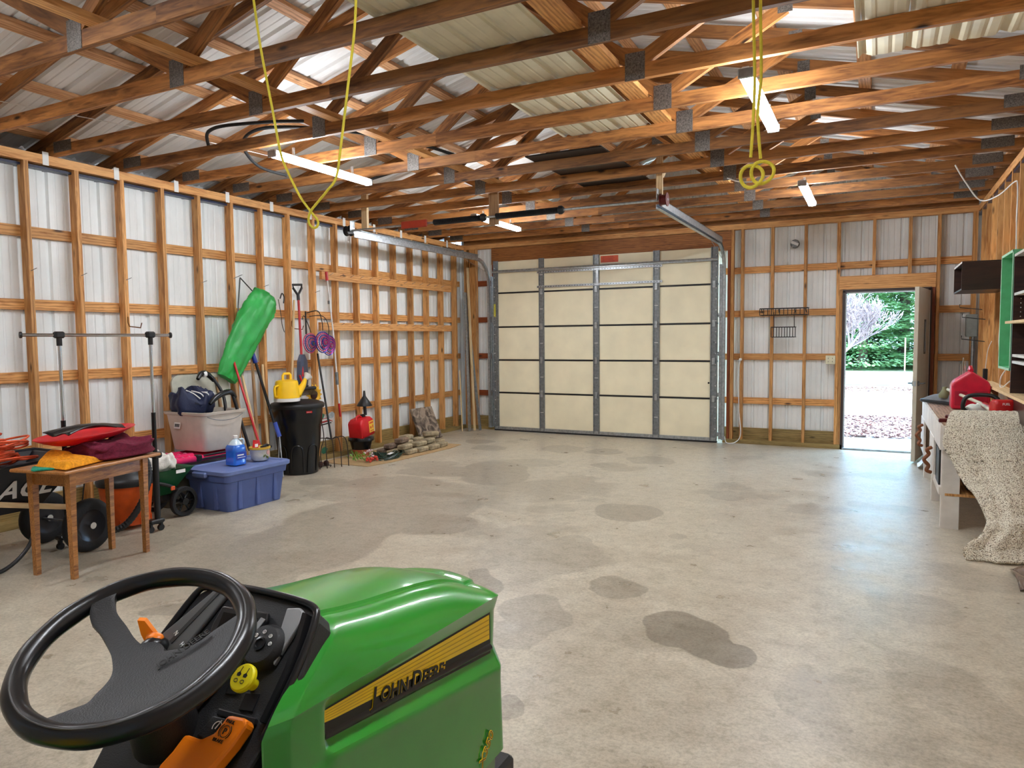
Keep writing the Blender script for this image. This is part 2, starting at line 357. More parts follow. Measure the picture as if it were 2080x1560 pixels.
# back wall: cladding with the two openings left out
wb = thing('wall_back', None, None, (0, YB, 0), kind='structure')
DL, DR, DH = -.40, .58, 2.11          # person door opening
GL, GR, GH = -5.62, -2.07, 2.76       # garage opening
def back(a, b, z0, z1):
    cladding('cladding_sheet', a, b, lambda s, d, e: (s, .13+d, z0 if e == 0 else (z1 if z1 else zsheet(s)+.005)), MT['white_sheet'], wb)
back(XL-.13, GL, 0, None); back(GL, GR, GH, None); back(GR, DL, 0, None); back(DL, DR, DH, None); back(DR, XR+.13, 0, None)
def bstud(x, z0=.06, z1=ZP-.076, w=.038, m='stud', n='stud'): return beam(n, (x, YB+.045, z0), (x, YB+.045, z1), w, .09, MT[m], wb, up=(0, 1, 0))
for x in (-1.71, -1.31, -.886): bstud(x)
bstud(-1.845); bstud(-1.89, m='redwood'); bstud(-.48, w=.042); bstud(-.435, z1=DH+.02, w=.042)
bstud(-.061, DH+.2); bstud(.349, DH+.2); bstud(.665); bstud(.615, z1=DH+.02, w=.045, m='redwood'); bstud(1.045, w=.05)
bstud(-6.10, w=.12, m='stud'); bstud(-5.70, w=.04, m='redwood'); bstud(-6.235, w=.05)
for x0, x1 in ((XL, -5.67), (-1.96, -.40), (.63, XR)):
    for z in (2.456, 1.846, 1.236, .61):
        beam('girt', (x0, YB+.109, z), (x1, YB+.109, z), .089, .038, MT['redwood' if x0 < -3 else 'stud'], wb, up=(0, 1, 0))
    beam('skirt_board', (x0, YB+.109, .12), (x1, YB+.109, .12), .2, .038, MT['treated'], wb, up=(0, 1, 0))
    beam('sill_plate', (x0, YB+.045, .03), (x1, YB+.045, .03), .11, .06, MT['treated'], wb)
beam('girt', (-.40, YB+.109, 2.456), (.63, YB+.109, 2.456), .089, .038, MT['stud'], wb, up=(0, 1, 0))
beam('door_header', (DL-.06, YB+.04, DH+.105), (DR+.06, YB+.04, DH+.105), .18, .09, MT['plate'], wb, up=(0, 1, 0))
for z in (ZP-.057, ZP-.019): beam('top_plate', (XL, YB+.045, z), (XR, YB+.045, z), .09, .038, MT['plate'], wb)
beam('garage_header', (-5.72, YB+.03, 2.88), (-1.86, YB+.03, 2.88), .27, .09, MT['header'], wb, up=(0, 1, 0))
beam('gable_board', (XL, YB+.03, ZP+.05), (XR, YB+.03, ZP+.05), .09, .06, MT['truss'], wb, up=(0, 1, 0))

# roof: sheets, purlins, ridge
rf = thing('ceiling', None, None, (XC, 3.6, 3.2), kind='structure')
cladding('roof_sheet', YR-.3, YB+.4, lambda s, d, e: (XC, s, zsheet(XC)+d) if e == 0 else (XL-.48, s, zsheet(XL-.48)+d), MT['roof_sheet'], rf, world=True)
cladding('roof_sheet', YR-.3, YB+.4, lambda s, d, e: (XC, s, zsheet(XC)+d) if e == 0 else (XR+.44, s, zsheet(XR+.44)+d), MT['roof_sheet'], rf, world=True)
for sx in (-1, 1):
    for d in (.12, .62, 1.24, 1.86, 2.48, 3.10, 3.76):
        x = XC+sx*d; z = zroof(x)+.092+.019
        for a, b in ((YR-.2, 1.2), (1.2, 4.8), (4.8, YB+.3)):
            beam('purlin', (x, a, z), (x, b, z), .092, .038, MT['purlin'], rf, up=(-sx*-.24 if False else (.24 if sx > 0 else -.24), 0, .97))
    xe = XC+sx*4.11; part('fascia', MB().box((xe, 3.8, 3.10), (.03, YB-YR+.9, .30)), MT['white_sheet'], rf, world=True)
    part('soffit', MB().box((XC+sx*3.91, 3.8, 3.0), (.44, YB-YR+.9, .02)), simple('eave_shade_blue', (40, 48, 74), .3) if sx < 0 else MT['eave_shade_blue'], rf, world=True)  # pale eave metal coloured dark blue: its shade and sky tint are painted in
# trusses, each one a thing of its own
def truss(i, y):
    n = len(TR)-i
    words = ['first', 'second', 'third', 'fourth', 'fifth', 'sixth', 'seventh', 'eighth', 'ninth', 'tenth', 'eleventh', 'twelfth', 'thirteenth', 'fourteenth', 'fifteenth', 'sixteenth', 'seventeenth', 'eighteenth', 'nineteenth', 'twentieth']
    t = thing('roof_truss', f'brown timber roof truss, {words[n-1]} counting back from the garage door wall', 'truss', (XC, y, ZP), group='timber roof trusses')
    yc = y+.019; m = MT['truss']; B = lambda nm, a, b, w=.089: beam(nm, (a[0], yc, a[1]), (b[0], yc, b[1]), .038, w, m, t, up=(0, 0, 1))
    B('bottom_chord', (XL-.09, ZP+.0445), (XC-.6, ZP+.0445)); B('bottom_chord', (XC-.6, ZP+.0445), (XR+.09, ZP+.0445))
    pk = zroof(XC)+.046
    B('top_chord', (XL-.42, zroof(XL-.42)+.046), (XC, pk)); B('top_chord', (XR+.42, zroof(XR+.42)+.046), (XC, pk))
    for s in (-1, 1):
        j = (XC+s*1.262, ZP+.09); B('web', j, (XC+s*.04, pk-.08), .085); B('web', j, (XC+s*2.05, zroof(XC+s*2.05)), .085)
        part('gusset_plate', MB().box((XC+s*1.262, y-.002, ZP+.075), (.125, .003, .165)), MT['nail_plate'], t, world=True)
        part('gusset_plate', MB().box((XC+s*3.50, y-.002, ZP+.07), (.24, .003, .09)), MT['nail_plate'], t, world=True)
        part('gusset_plate', MB().box((XC+s*2.05, y-.002, zroof(XC+s*2.05)+.02), (.09, .003, .12)), MT['nail_plate'], t, world=True)
    part('gusset_plate', MB().box((XC, y-.002, pk-.05), (.16, .003, .14)), MT['nail_plate'], t, world=True)
for i, y in enumerate(TR): truss(i, y)
def brace(x, a, b, w, m, lab):
    o = beam('brace_board', (x, a, ZP+.089+.019), (x, b, ZP+.089+.019), w, .038, MT[m]); tag(o, lab, 'board', 'boards laid along the trusses')
brace(-3.70, -.3, 9.9, .09, 'stud', 'narrow pine board laid lengthwise over the trusses on the tool wall side')
brace(-1.52, -.3, 9.9, .13, 'stud', 'wide pine board laid lengthwise over the trusses beside the cream metal sheets')
# loose sheets and the black panel laid over the trusses
def sheet(name, x0, x1, y0, y1, z, mat, lab, grp=None, sag=0):
    mb = MB(); L = ribline(x0, x1); vs = []; ny = 10
    for s in L:
        for k in range(ny+1):
            yy = y0+(y1-y0)*k/ny; vs.append((s, yy, z+rib(s-x0)+sag*sin(pi*(s-x0)/(x1-x0))*(k/ny-.5)))
    mb.add(vs, [(i*(ny+1)+k, (i+1)*(ny+1)+k, (i+1)*(ny+1)+k+1, i*(ny+1)+k+1) for i in range(len(L)-1) for k in range(ny)])
    o = part(name, mb, mat, None, thick=.0012); return tag(o, lab, 'metal sheet', grp)
sheet('metal_sheet', -2.36, -1.62, 1.5, 5.6, ZP+.092, MT['cream_sheet'], 'long cream ribbed metal sheet laid over the trusses near the middle', 'spare ribbed sheets')
sheet('metal_sheet', -.14, .83, 3.4, 4.88, ZP+.092, MT['cream_sheet'], 'short cream ribbed metal sheet laid over the trusses above the yellow rings', 'spare ribbed sheets')
bp = part('black_panel', MB().box((-2.56, 6.95, ZP+.098), (.74, 1.9, .012)), MT['black'], None); bp.name = 'insulation_sheet'; tag(bp, 'flat black sheet lying on the trusses behind the cream metal sheet', 'panel')

# ---------------------------------------------------------------- LED lights
def tube_light(x, y0, y1, lab):
    t = thing('tube_light', lab, 'ceiling light', (x, (y0+y1)/2, ZP-.065), group='strip lights under the trusses'); L = y1-y0
    part('hanger_clip', MB().box((0, L*.3, .03), (.02, .012, .07)).box((0, -L*.3, .03), (.02, .012, .07)), MT['galv'], t); part('housing', MB().box((0, 0, -.012), (.044, L, .022), bev=.004), MT['white_plastic'], t)
    prof = [(-.022, -.020), (-.040, -.030), (-.040, -.046), (-.024, -.060), (0, -.064), (.024, -.060), (.040, -.046), (.040, -.030), (.022, -.020)]
    part('diffuser', MB().loft([[V((a, s*(L/2-.02), b)) for a, b in prof] for s in (-1, 1)]), MT['tube_glow'], t)
    for s in (-1, 1): part('end_cap', MB().box((0, s*(L/2-.008), -.036), (.084, .018, .056), bev=.004), MT['galv'], t)
tube_light(-4.29, 4.22, 5.44, 'lit tube light behind the hanging yellow rope loop')
tube_light(-.69, 4.24, 5.46, 'lit tube light behind the rope with yellow rings')
tube_light(-.68, 7.5, 8.72, 'lit tube light nearest the open door')
tube_light(-4.36, 7.5, 8.72, 'lit tube light partly hidden by the wooden hanger post of the door spring')
tube_light(-4.3, .7, 1.92, 'lit tube light over the near left of the bay, out of sight above')
tube_light(-.69, .7, 1.92, 'lit tube light over the mower, out of sight above')

# ---------------------------------------------------------------- garage door
gd = thing('door_1', None, None, ((GL+GR)/2, YB-.03, 0), kind='structure')
zs = [.03, .633, 1.173, 1.715, 2.272, 2.80]; DX0, DX1 = -5.66, -2.03
for a, b in zip(zs, zs[1:]):
    part('door_section', MB().box(((DX0+DX1)/2, YB-.03, (a+b)/2), (DX1-DX0, .045, b-a-.024), bev=.004), MT['door_cream'], gd, world=True)
for z in zs[1:-1]: part('seam_strip', MB().box(((DX0+DX1)/2, YB-.03, z), (DX1-DX0, .05, .024)), MT['black'], gd, world=True)
for x, w in ((-5.617, .085), (-4.788, .09), (-3.862, .10), (-2.92, .10), (-2.08, .10)):
    for a, b in zip(zs, zs[1:]):
        part('stile', MB().box((x, YB-.058, (a+b)/2), (w, .012, b-a-.004)).box((x-w/2+.008, YB-.068, (a+b)/2), (.012, .02, b-a-.004)).box((x+w/2-.008, YB-.068, (a+b)/2), (.012, .02, b-a-.004)), MT['galv_dark'], gd, world=True)
    if w > .086:
        for z in zs[1:-1]: part('hinge', MB().box((x, YB-.076, z), (.045, .02, .10), bev=.004), MT['galv'], gd, world=True)
    for a, b in zip(zs, zs[1:]):
        if -5 < x < -2.5: part('rivet', MB().box((x, YB-.066, (a+b)/2), (.055, .006, .008)), MT['white_plastic'], gd, world=True)
for x in (-5.64, -2.052):
    for i in range(17): part('rivet', MB().ball((x, YB-.07, .2+.155*i), .009, 6), MT['white_plastic'], gd, world=True)
part('bottom_rail', MB().box(((DX0+DX1)/2, YB-.06, .045), (DX1-DX0, .02, .05)), MT['galv'], gd, world=True)
part('bottom_seal', MB().box(((DX0+DX1)/2, YB-.045, .012), (DX1-DX0, .06, .022)), MT['rubber'], gd, world=True)
part('strut', MB().tube([(DX0, YB-.10, 2.625), (DX1, YB-.10, 2.625)], .016, 8).box(((DX0+DX1)/2, YB-.085, 2.605), (DX1-DX0, .04, .012)), MT['galv'], gd, world=True, smooth=40)
for z, a, b in ((2.575, -4.86, -2.83), (2.345, -4.86, -2.83)):
    mb = MB().box(((a+b)/2, YB-.075, z), (b-a, .006, .034))
    o = part('perforated_angle', mb, MT['galv'], gd, world=True)
    mh = MB()
    for i in range(int((b-a)/.045)): mh.box((a+.02+.045*i, YB-.079, z), (.016, .003, .010))
    part('punched_slots', mh, MT['black'], gd, world=True)
part('perforated_angle', MB().box((-3.84, YB-.08, 2.46), (.034, .006, .25)), MT['galv'], gd, world=True)
part('warning_label', MB().box((-3.65, YB-.056, 2.72), (.28, .002, .10)), MT['orange_red'], gd, world=True)
mb = MB()
for i in range(4): mb.box((-3.67, YB-.058, 2.69+.02*i), (.2-.03*(i % 2), .001, .006))
part('label_print', mb, simple('rust_print', (150, 40, 20), .6), gd, world=True)
part('tall_sticker', MB().box((-5.64, YB-.075, 1.99), (.045, .003, .21)), simple('yellow_sticker', (214, 206, 70), .5), gd, world=True)
for z in (1.36, .36): part('side_lock', MB().tube([(-2.07, YB-.09, z-.09), (-2.07, YB-.11, z-.08), (-2.07, YB-.11, z+.08), (-2.07, YB-.09, z+.09)], .008, 6), MT['galv_dark'], gd, world=True)
part('latch_hole', MB().lathe([(.014, 0), (.014, .004)], (-2.15, YB-.056, .86), (0, -1, 0), 10), MT['black'], gd, world=True)

# door tracks: vertical, curve and horizontal run, with drums, shaft and springs
def track(x, s, lab):
    t = thing('door_track', lab, 'door track', (x, YB-.09, 0), group='garage door tracks')
    path = [(x, YB-.095, .05), (x, YB-.095, 2.42)]+[(x, YB-.095-.38*(1-cos(a)), 2.42+.38*sin(a)) for a in [pi/2*k/8 for k in range(1, 9)]]+[(x, 6.93, 2.80)]
    pr = [(-.022, -.02), (-.022, .02), (-.019, .02), (-.019, -.012), (.019, -.012), (.019, .02), (.022, .02), (.022, -.02)]
    rings = []
    for i, p in enumerate(path):
        a = V(path[max(0, i-1)]); b = V(path[min(len(path)-1, i+1)]); tt = (b-a).normalized(); nn = V((1, 0, 0)).cross(tt)
        rings.append([V(p)+nn*q+V((r*s, 0, 0)) for q, r in pr])
    part('rail', MB().loft(rings), MT['galv'], t, world=True)
    part('angle_iron', MB().box((x+s*.03, 8.5, 2.84), (.004, 3.05, .075)).box((x+s*.015, 8.5, 2.875), (.034, 3.05, .004)), MT['galv'], t, world=True)
    part('vertical_angle', MB().box((x-s*.05, YB-.03, 1.3), (.05, .004, 2.5)).box((x-s*.03, YB-.05, 1.3), (.004, .05, 2.5)), MT['galv'], t, world=True)
    for z in (.12, .69, 1.28, 1.83): part('bracket', MB().box((x-s*.07, YB-.035, z), (.07, .05, .055), bev=.004).ball((x-s*.08, YB-.07, z), .012, 8), MT['galv'], t, world=True)
    part('cable', MB().tube([(x-s*.012, YB-.13, .1), (x-s*.012, YB-.13, 2.6), (x-s*.012, 9.1, 2.86), (x-s*.012, 7.05, 2.90)], .0025, 5), MT['galv_dark'], t, world=True)
    return t
track(-5.73, -1, 'galvanised garage door track along the tool wall')
track(-1.94, 1, 'galvanised garage door track on the side near the open door')
sp = thing('door_spring_shaft', 'spring shaft with black springs across the ends of the door tracks', 'door mechanism', (-3.83, 6.93, 2.86))
part('shaft', MB().tube([(-5.86, 6.93, 2.86), (-1.84, 6.93, 2.86)], .0127, 10), MT['galv'], sp, world=True, smooth=50)
for a, b in ((-4.55, -3.92), (-3.74, -2.99)):
    mb = MB(); n = int((b-a)/.012); pts = [(a+(b-a)*i/(n*8), 6.93+.030*cos(2*pi*i/8), 2.86+.030*sin(2*pi*i/8)) for i in range(n*8+1)]
    part('spring', MB().tube([(a, 6.93, 2.86), (b, 6.93, 2.86)], .027, 12).tube(pts, .0055, 4), MT['black'], sp, world=True, smooth=50)
    part('winding_cone', MB().lathe([(.03, 0), (.045, .01), (.045, .04), (.03, .06)], (b-.01, 6.93, 2.86), (1, 0, 0), 12), MT['black'], sp, world=True, smooth=40)
part('warning_tag', MB().box((-4.80, 6.89, 2.855), (.36, .02, .085), bev=.008), simple('red_tag', (176, 58, 34), .5), sp, world=True)
for x, m in ((-5.80, 'black'), (-1.88, 'dark_red_metal')):
    s = 1 if x > -3 else -1
    part('cable_drum', MB().lathe([(.03, -.035), (.062, -.035), (.062, -.028), (.05, -.024), (.05, .024), (.066, .028), (.066, .036), (.03, .036)], (x, 6.93, 2.86), (1, 0, 0), 20), MT[m], sp, world=True, smooth=40)
    part('end_bearing', MB().box((x+.06*-s, 6.93, 2.91), (.006, .09, .12), bev=.002), MT['galv'], sp, world=True)
def hanger(x, y, z0, z1, w, m, lab): o = beam('hanger_post', (x, y, z0), (x, y, z1), w, .038, MT[m], up=(0, 1, 0)); tag(o, lab, 'post', 'posts carrying the door spring')
hanger(-5.66, 7.08, 2.90, 3.44, .085, 'pale', 'pine post carrying the track end above the tool wall')
hanger(-3.80, 6.99, 2.78, 3.40, .11, 'oldwood', 'thick pine post carrying the middle of the spring shaft')
hanger(-1.94, 6.99, 2.90, 3.40, .06, 'pale', 'slim pine post carrying the shaft at the red drum')
o = part('wood_gusset', MB().prism([(-.14, 0), (.1, 0), (.05, -.11), (.0, -.08)], (-1.98, 7.02, 3.22), (1, 0, 0), (0, 0, 1), (0, .09, 0)), MT['pale'], None); tag(o, 'pale wooden gusset block above the red cable drum', 'block')
# ---------------------------------------------------------------- garden tractor in the foreground
def text_part(name, s, size, mat, parent, M, ext=.0006, shear=0, align='LEFT', bold=0, **kw):
    """lettering: its baseline starts at the origin of M and runs along M's X axis"""
    cu = bpy.data.curves.new(name, 'FONT'); cu.body = s; cu.size = size; cu.extrude = ext; cu.shear = shear; cu.align_x = align; cu.offset = bold; cu.resolution_u = 3
    o = bpy.data.objects.new(name, cu); COL.objects.link(o); dg = bpy.context.evaluated_depsgraph_get()
    me = bpy.data.meshes.new_from_object(o.evaluated_get(dg)); me.name = name
    bpy.data.objects.remove(o); me.materials.clear(); me.materials.append(mat); me.transform(PM(parent).inverted() @ M)
    p = link(bpy.data.objects.new(name, me), parent); return tag(p, **kw)
def frame(o, x, y, z=None):
    x = V(x).normalized(); z = V(z).normalized() if z is not None else x.cross(V(y)).normalized(); y = z.cross(x)
    return Matrix(((x.x, y.x, z.x, o[0]), (x.y, y.y, z.y, o[1]), (x.z, y.z, z.z, o[2]), (0, 0, 0, 1)))
green = simple('tractor_green', (24, 138, 32), .3, var=.03, vscale=8, coat=.7); green.node_tree.nodes['Principled BSDF'].inputs['Coat Roughness'].default_value = .09
dgreen = simple('tractor_green_low', (20, 112, 26), .3, var=.03, coat=.6)
yel = simple('tractor_yellow', (252, 214, 24), .35, var=.03); dash_m = simple('dash_black', (30, 30, 32), .5, bump=.25, bscale=400)
dash_gloss = simple('dash_satin', (22, 22, 24), .28, var=.02); dash_grey = simple('dash_grey', (74, 74, 74), .42, var=.03); silver_m = simple('dash_silver', (150, 151, 152), .38, metal=.3, var=.03)
orange = simple('lever_orange', (244, 128, 16), .35, var=.02); ink_w = simple('ink_white', (235, 235, 235), .5, var=0); ink_b = simple('ink_black', (14, 14, 12), .5, var=0); ink_r = simple('ink_red', (190, 30, 30), .5, var=0)
byel = simple('button_yellow', (246, 230, 20), .35, var=.01)
X0 = -1.02
tr = thing('garden_tractor', 'green and black ride-on garden tractor with large steering wheel', 'tractor', (X0, 1.0, 0))
CT = [(.90, 1.034), (.95, 1.034), (1.0, 1.016), (1.1, .998), (1.2, .985), (1.3, .971), (1.4, .949), (1.5, .910), (1.58, .862), (1.66, .80)]
CTS = [(p.x, p.y) for p in catmull([(a, b, 0) for a, b in CT], 10)]
def L4z(y): return .914 - .041*(y-.905)
def zband(y): return lerp([(.886, .886), (1.5, .845)], y)
def zvent(y): return lerp([(.886, .838), (1.5, .752)], y)
def zlip(y): return .806 - .168*(y-.932)
NS = 14
def hood_rows(y, yr):
    """half section at y from the middle down: list of (w, z)"""
    C = lerp(CTS, y); l4 = L4z(y); d = y-yr; out = []
    for w in (0, .03, .06, .085, .100, .106): out.append((w, C + .009*(1-(w/.106)**2)))
    out += [(.110, C-.006), (.116, C-.009), (.122, C-.009)]
    z0 = C-.009
    for k in range(1, NS+1):
        s = k/NS; s = 1-(1-s)**1.5; f = .25*s+.75*s**2.3
        out.append((.122+(.201-.122)*s, z0-(z0-l4)*f))
    return out
def side_rows(y):
    e = sstep(.884, .908, y); l4 = L4z(y)
    key = [(l4, .201), (l4-.003, .2005-.001*e), (zband(y)+.003, .201-.016*e), (zvent(y), .201-.020*e), (zvent(y)-.002, .201-.019*e), (zlip(y)+.003, .201+.004*e), (zlip(y)-.003, .201+.006*e), (zlip(y)-.03, .2055), (.50, .211)]
    out = []
    for (za, wa), (zb_, wb) in zip(key, key[1:]):
        for k in range(1, 4): out.append((wa+(wb-wa)*k/3, za+(zb_-za)*k/3))
    return out
def yrear(w, z):
    s = sstep(.145, .203, w); return (1-s)*lerp([(0, .962), (.11, .952), (.16, .940), (.21, .90)], w)+s*max(.765, z-.145)
# rear edge first: solve each row's (w, z, y) by walking to its own rear edge
def row_at(r, y):
    a = hood_rows(y, 0) if r < 9+NS else None
    return a[r] if a else side_rows(y)[r-9-NS]
NR = 9+NS+24; RY = []
for r in range(NR):
    y = .93
    for _ in range(30):
        w, z = row_at(r, y); y = y*.5+.5*yrear(w, z)
    RY.append(y)
us = [0, .006, .012, .02, .03, .04, .048, .052, .056, .06, .075]+[.09+.77*k/84 for k in range(85)]+[.86+.14*k/14 for k in range(1, 15)]
half = []
for u in us:
    sec = []
    for r in range(NR):
        yr = RY[r]; y = yr+(1.5-yr)*min(1, u/.86); w, z = row_at(r, y); d = y-yr
        fb = max(0, 1-d/.042)
        if r > 12: w -= .013*fb*min(1, (r-12)/6)
        if r < 9+NS: z -= .010*fb*(1-min(1, max(0, r-10)/8))
        nose = max(0, (u-.86)/.14)
        if nose:
            a = nose*pi/2; y = 1.5+.10*sin(a)*(1-.6*(w/.21)**2); w *= 1-.30*(1-cos(a)); z -= (.055*nose**2 if z > .8 else 0)
        sec.append((w, y, z))
    half.append(sec)
mb = MB(); vs = []
for sec in half: vs += [(X0-w, y, z) for w, y, z in sec[::-1]][:-1]+[(X0+w, y, z) for w, y, z in sec]
n = 2*NR-1; mb.add(vs, [(i*n+j, (i+1)*n+j, (i+1)*n+j+1, i*n+j+1) for i in range(len(us)-1) for j in range(n-1)])
k0 = (len(us)-1)*n; mb.f.append(tuple(k0+j for j in range(n)))
hood = part('hood', mb, green, tr, smooth=24, world=True)
fl = [[V(p), V(p)+V((0, -.004, -.006)), V(p)+V(((X0-p[0])*.05, .004, -.020))] for p in vs[:n]]
part('hood_flange', MB().loft(fl, closed=False), green, hood, smooth=30, world=True)
# decal, vent and lettering on the right side
XS = X0+.201-.0165
def dec(y, k):      # k 0 top .. 1 bottom of the yellow band
    zt = zband(y)-.001; zb = lerp([(.886, .866), (.93, .858), (1.5, .782)], y); return zt+(zb-zt)*k
def strip(name, y0, y1, k0, k1, x, mat, n=40, nv=6):
    return part(name, MB().grid(lambda a, b: (x, y0+(y1-y0)*a, dec(y0+(y1-y0)*a, k0+(k1-k0)*b)), n, nv), mat, hood, world=True)
strip('decal_border', .893, 1.493, -.13, 1.75, XS+.0008, ink_b); strip('decal_band', .90, 1.487, 0, 1, XS+.0016, yel)
mb = MB()
for i in range(4):
    k = .17+.2*i; mb.grid(lambda a, b, k=k: (XS+.0020, .905+.58*a, dec(.905+.58*a, k+.05*b)), 30, 1)
part('decal_stripes', mb, simple('stripe_gold', (206, 164, 14), .4, var=0), hood, world=True)
yb0, zb0, yb1, zb1 = 1.030, .834, 1.264, .790
dv = V((0, yb1-yb0, zb1-zb0)).normalized(); upv = V((0, .06, 1))
mt = frame((XS+.0030, yb0, zb0), dv, upv, (1, 0, 0)); Lw = math.hypot(yb1-yb0, zb1-zb0)
def cap_text(nm, mat, off, grow):
    x = 0
    for s, sz in (('J', 1.22), ('OHN', 1.0), (' ', .5), ('D', 1.22), ('EERE', 1.0)):
        sc = .0395
        if s != ' ':
            wd = {'J': .42, 'OHN': 2.05, 'D': .80, 'EERE': 2.25}[s]*sz*sc
            o = text_part(nm, s, sc*sz, mat, hood, mt @ Matrix.Translation((x, -.002, off)), ext=.0004, bold=grow*sc)
            xs = [v.co.y for v in o.data.vertices]; x += (max(xs)-min(xs)) + .0035
        else: x += .010
    return x
tw = cap_text('lettering_outline', yel, -.0008, .050); cap_text('lettering', ink_b, .0005, .026)
part('side_vent', MB().grid(lambda a, b: (XS-.001+.010*sin(pi*b)*(.3+.7*a), .905+.585*a, lerp([(.886, .850), (1.5, .772)], .905+.585*a)-.022*b), 30, 6), dash_gloss, hood, world=True, smooth=40)
mx = frame((X0+.2145, 1.395, .512), (0, .72, .70), (0, -.70, .72), (1, 0, 0))
text_part('model_number_outline', 'X350', .036, yel, hood, mx, bold=.0011, shear=.2); text_part('model_number', 'X350', .036, simple('gold_brown', (120, 96, 10), .5), hood, mx @ Matrix.Translation((0, 0, .0006)), bold=-.0005, shear=.2)
# lower hood, grille, chassis
part('side_panel', MB().loft([[V((X0+s, y, z)) for s, z in ((-.208, .505), (-.2, .30), (.2, .30), (.208, .505))] for y in (.80, .9, 1.40, 1.47)]), dgreen, tr, world=True)
part('front_grille', MB().box((X0, 1.55, .66), (.24, .05, .28), bev=.02), dash_m, tr, world=True)
part('chassis', MB().box((X0, .65, .34), (.34, 2.0, .12), bev=.01), dash_m, tr, world=True)
def wheel(name, x, y, r, w, parent):
    t = part(name, MB().lathe([(r*.56, -w*.42), (r*.8, -w*.5), (r*.95, -w*.42), (r, -w*.2), (r, w*.2), (r*.95, w*.42), (r*.8, w*.5), (r*.56, w*.42)], (x, y, r), (1, 0, 0), 32, close=False), MT['rubber'], parent, smooth=40, world=True)
    part('rim', MB().lathe([(.02, -w*.2), (r*.3, -w*.2), (r*.5, -w*.42), (r*.57, -w*.42), (r*.57, w*.42), (r*.5, w*.42), (r*.3, w*.2), (.02, w*.2)], (x, y, r), (1, 0, 0), 28), yel, t, smooth=40, world=True)
for s in (-1, 1): wheel('front_wheel', X0+s*.215, 1.20, .19, .12, tr); wheel('rear_wheel', X0+s*.40, .02, .26, .24, tr)
part('front_axle', MB().tube([(X0-.2, 1.20, .20), (X0+.2, 1.20, .20)], .03, 10), dash_m, tr, world=True, smooth=60)
part('rear_axle', MB().tube([(X0-.40, .02, .26), (X0+.40, .02, .26)], .04, 10), dash_m, tr, world=True, smooth=60)
part('footboard', MB().box((X0, .50, .30), (.86, .56, .03), bev=.008), dash_m, tr, world=True)
part('fender', MB().loft([[V((X0-.5, y, z)), V((X0-.5, y, z+.03)), V((X0+.5, y, z+.03)), V((X0+.5, y, z))] for y, z in ((.22, .42), (.16, .55), (.05, .62), (-.12, .63), (-.3, .55))]), green, tr, world=True, smooth=40)
part('seat', MB().box((X0, -.02, .72), (.46, .40, .12), bev=.05).box((X0, -.24, .92), (.44, .10, .42), rx=R(12), bev=.045), yel, tr, world=True, smooth=40)

# dashboard
D0 = V((X0, .86, .965)); da = V((1, 0, 0)); db = V((0, .70711, .70711)); dn = V((0, -.70711, .70711))
def D(u, v, h=0): return D0+da*u+db*v+dn*h
def dprism(name, pts, h0, h1, mat, parent, bev=.003, smooth=None, **kw):
    o = part(name, MB().prism(pts, D(0, 0, h0), da, db, dn*(h1-h0)), mat, parent, world=True, smooth=smooth, **kw)
    if bev:
        m = o.modifiers.new('b', 'BEVEL'); m.width = bev; m.segments = 2; m.limit_method = 'ANGLE'
    return o
def arc(cx, cy, r, a0, a1, n=8): return [(cx+r*cos(R(a0+(a1-a0)*k/n)), cy+r*sin(R(a0+(a1-a0)*k/n))) for k in range(n+1)]
outl = [(.158, .090), (.143, .108), (.10, .117), (0, .121), (-.09, .117), (-.13, .108), (-.150, .09), (-.165, .0), (-.165, -.10), (-.14, -.26), (.15, -.26), (.176, -.10), (.178, 0)]
dashb = dprism('dashboard', outl, -.05, 0, dash_m, tr, .006)
# raised rim bezel round the top of the dash
rimp = [(-.165, -.0), (-.150, .088), (-.13, .108), (-.09, .117), (0, .121), (.10, .118), (.140, .110), (.156, .088), (.168, 0), (.170, -.11)]
part('dash_bezel', MB().tube([D(u, v, .004) for u, v in catmull([(a, b, 0) for a, b in rimp], 4) and [(p.x, p.y) for p in catmull([(a, b, 0) for a, b in rimp], 4)]], .0065, 8), dash_gloss, tr, world=True, smooth=60)
part('dash_right_ridge', MB().loft([[D(u-.018, v, .002), D(u-.012, v, .014), D(u-.004, v, .012), D(u+.002, v, -.004)] for u, v in ((.140, .096), (.154, .05), (.162, 0), (.165, -.05), (.166, -.085))]), dash_gloss, tr, world=True, smooth=40)
dprism('silver_panel', [(.088, .098), (.115, .104), (.128, .098), (.132, .08), (.122, .0), (.104, .025), (.098, .06)], .001, .012, silver_m, tr, .003)
disp = dprism('instrument_bezel', [(-.062, .078), (.052, .084), (.060, .070), (.026, -.06), (.012, -.10), (-.012, -.10), (-.060, .04)], .001, .010, dash_gloss, tr, .004)
dprism('instrument_window', [(-.048, .066), (.040, .070), (.044, .060), (.016, -.04), (-.030, -.02)], .0102, .011, simple('window_dark', (10, 10, 12), .12, var=0), disp, 0)
dprism('bezel_stripe', [(.044, .072), (.056, .070), (.026, -.06), (.016, -.075), (.012, -.060), (.018, -.045)], .0108, .0125, silver_m, disp, .001)
for i, (c, m) in enumerate((('8', ink_w), ('0', ink_r), ('5', ink_w), ('1', ink_w), ('H', ink_r))):
    text_part('gauge_mark', c, .010, m, disp, frame(D(.008+.0045*i, -.036+.0095*i, .0115), da*.4+db*.9, -da*.9+db*.4, dn))
def dlathe(name, prof, u, v, h, mat, parent, n=32, **kw): return part(name, MB().lathe(prof, D(u, v, h), dn, n), mat, parent, world=True, smooth=35, **kw)
kb = dlathe('ignition_switch', [(.040, 0), (.040, .012), (.036, .020), (.033, .024), (.030, .0245)], .085, .025, 0, dash_m, tr)
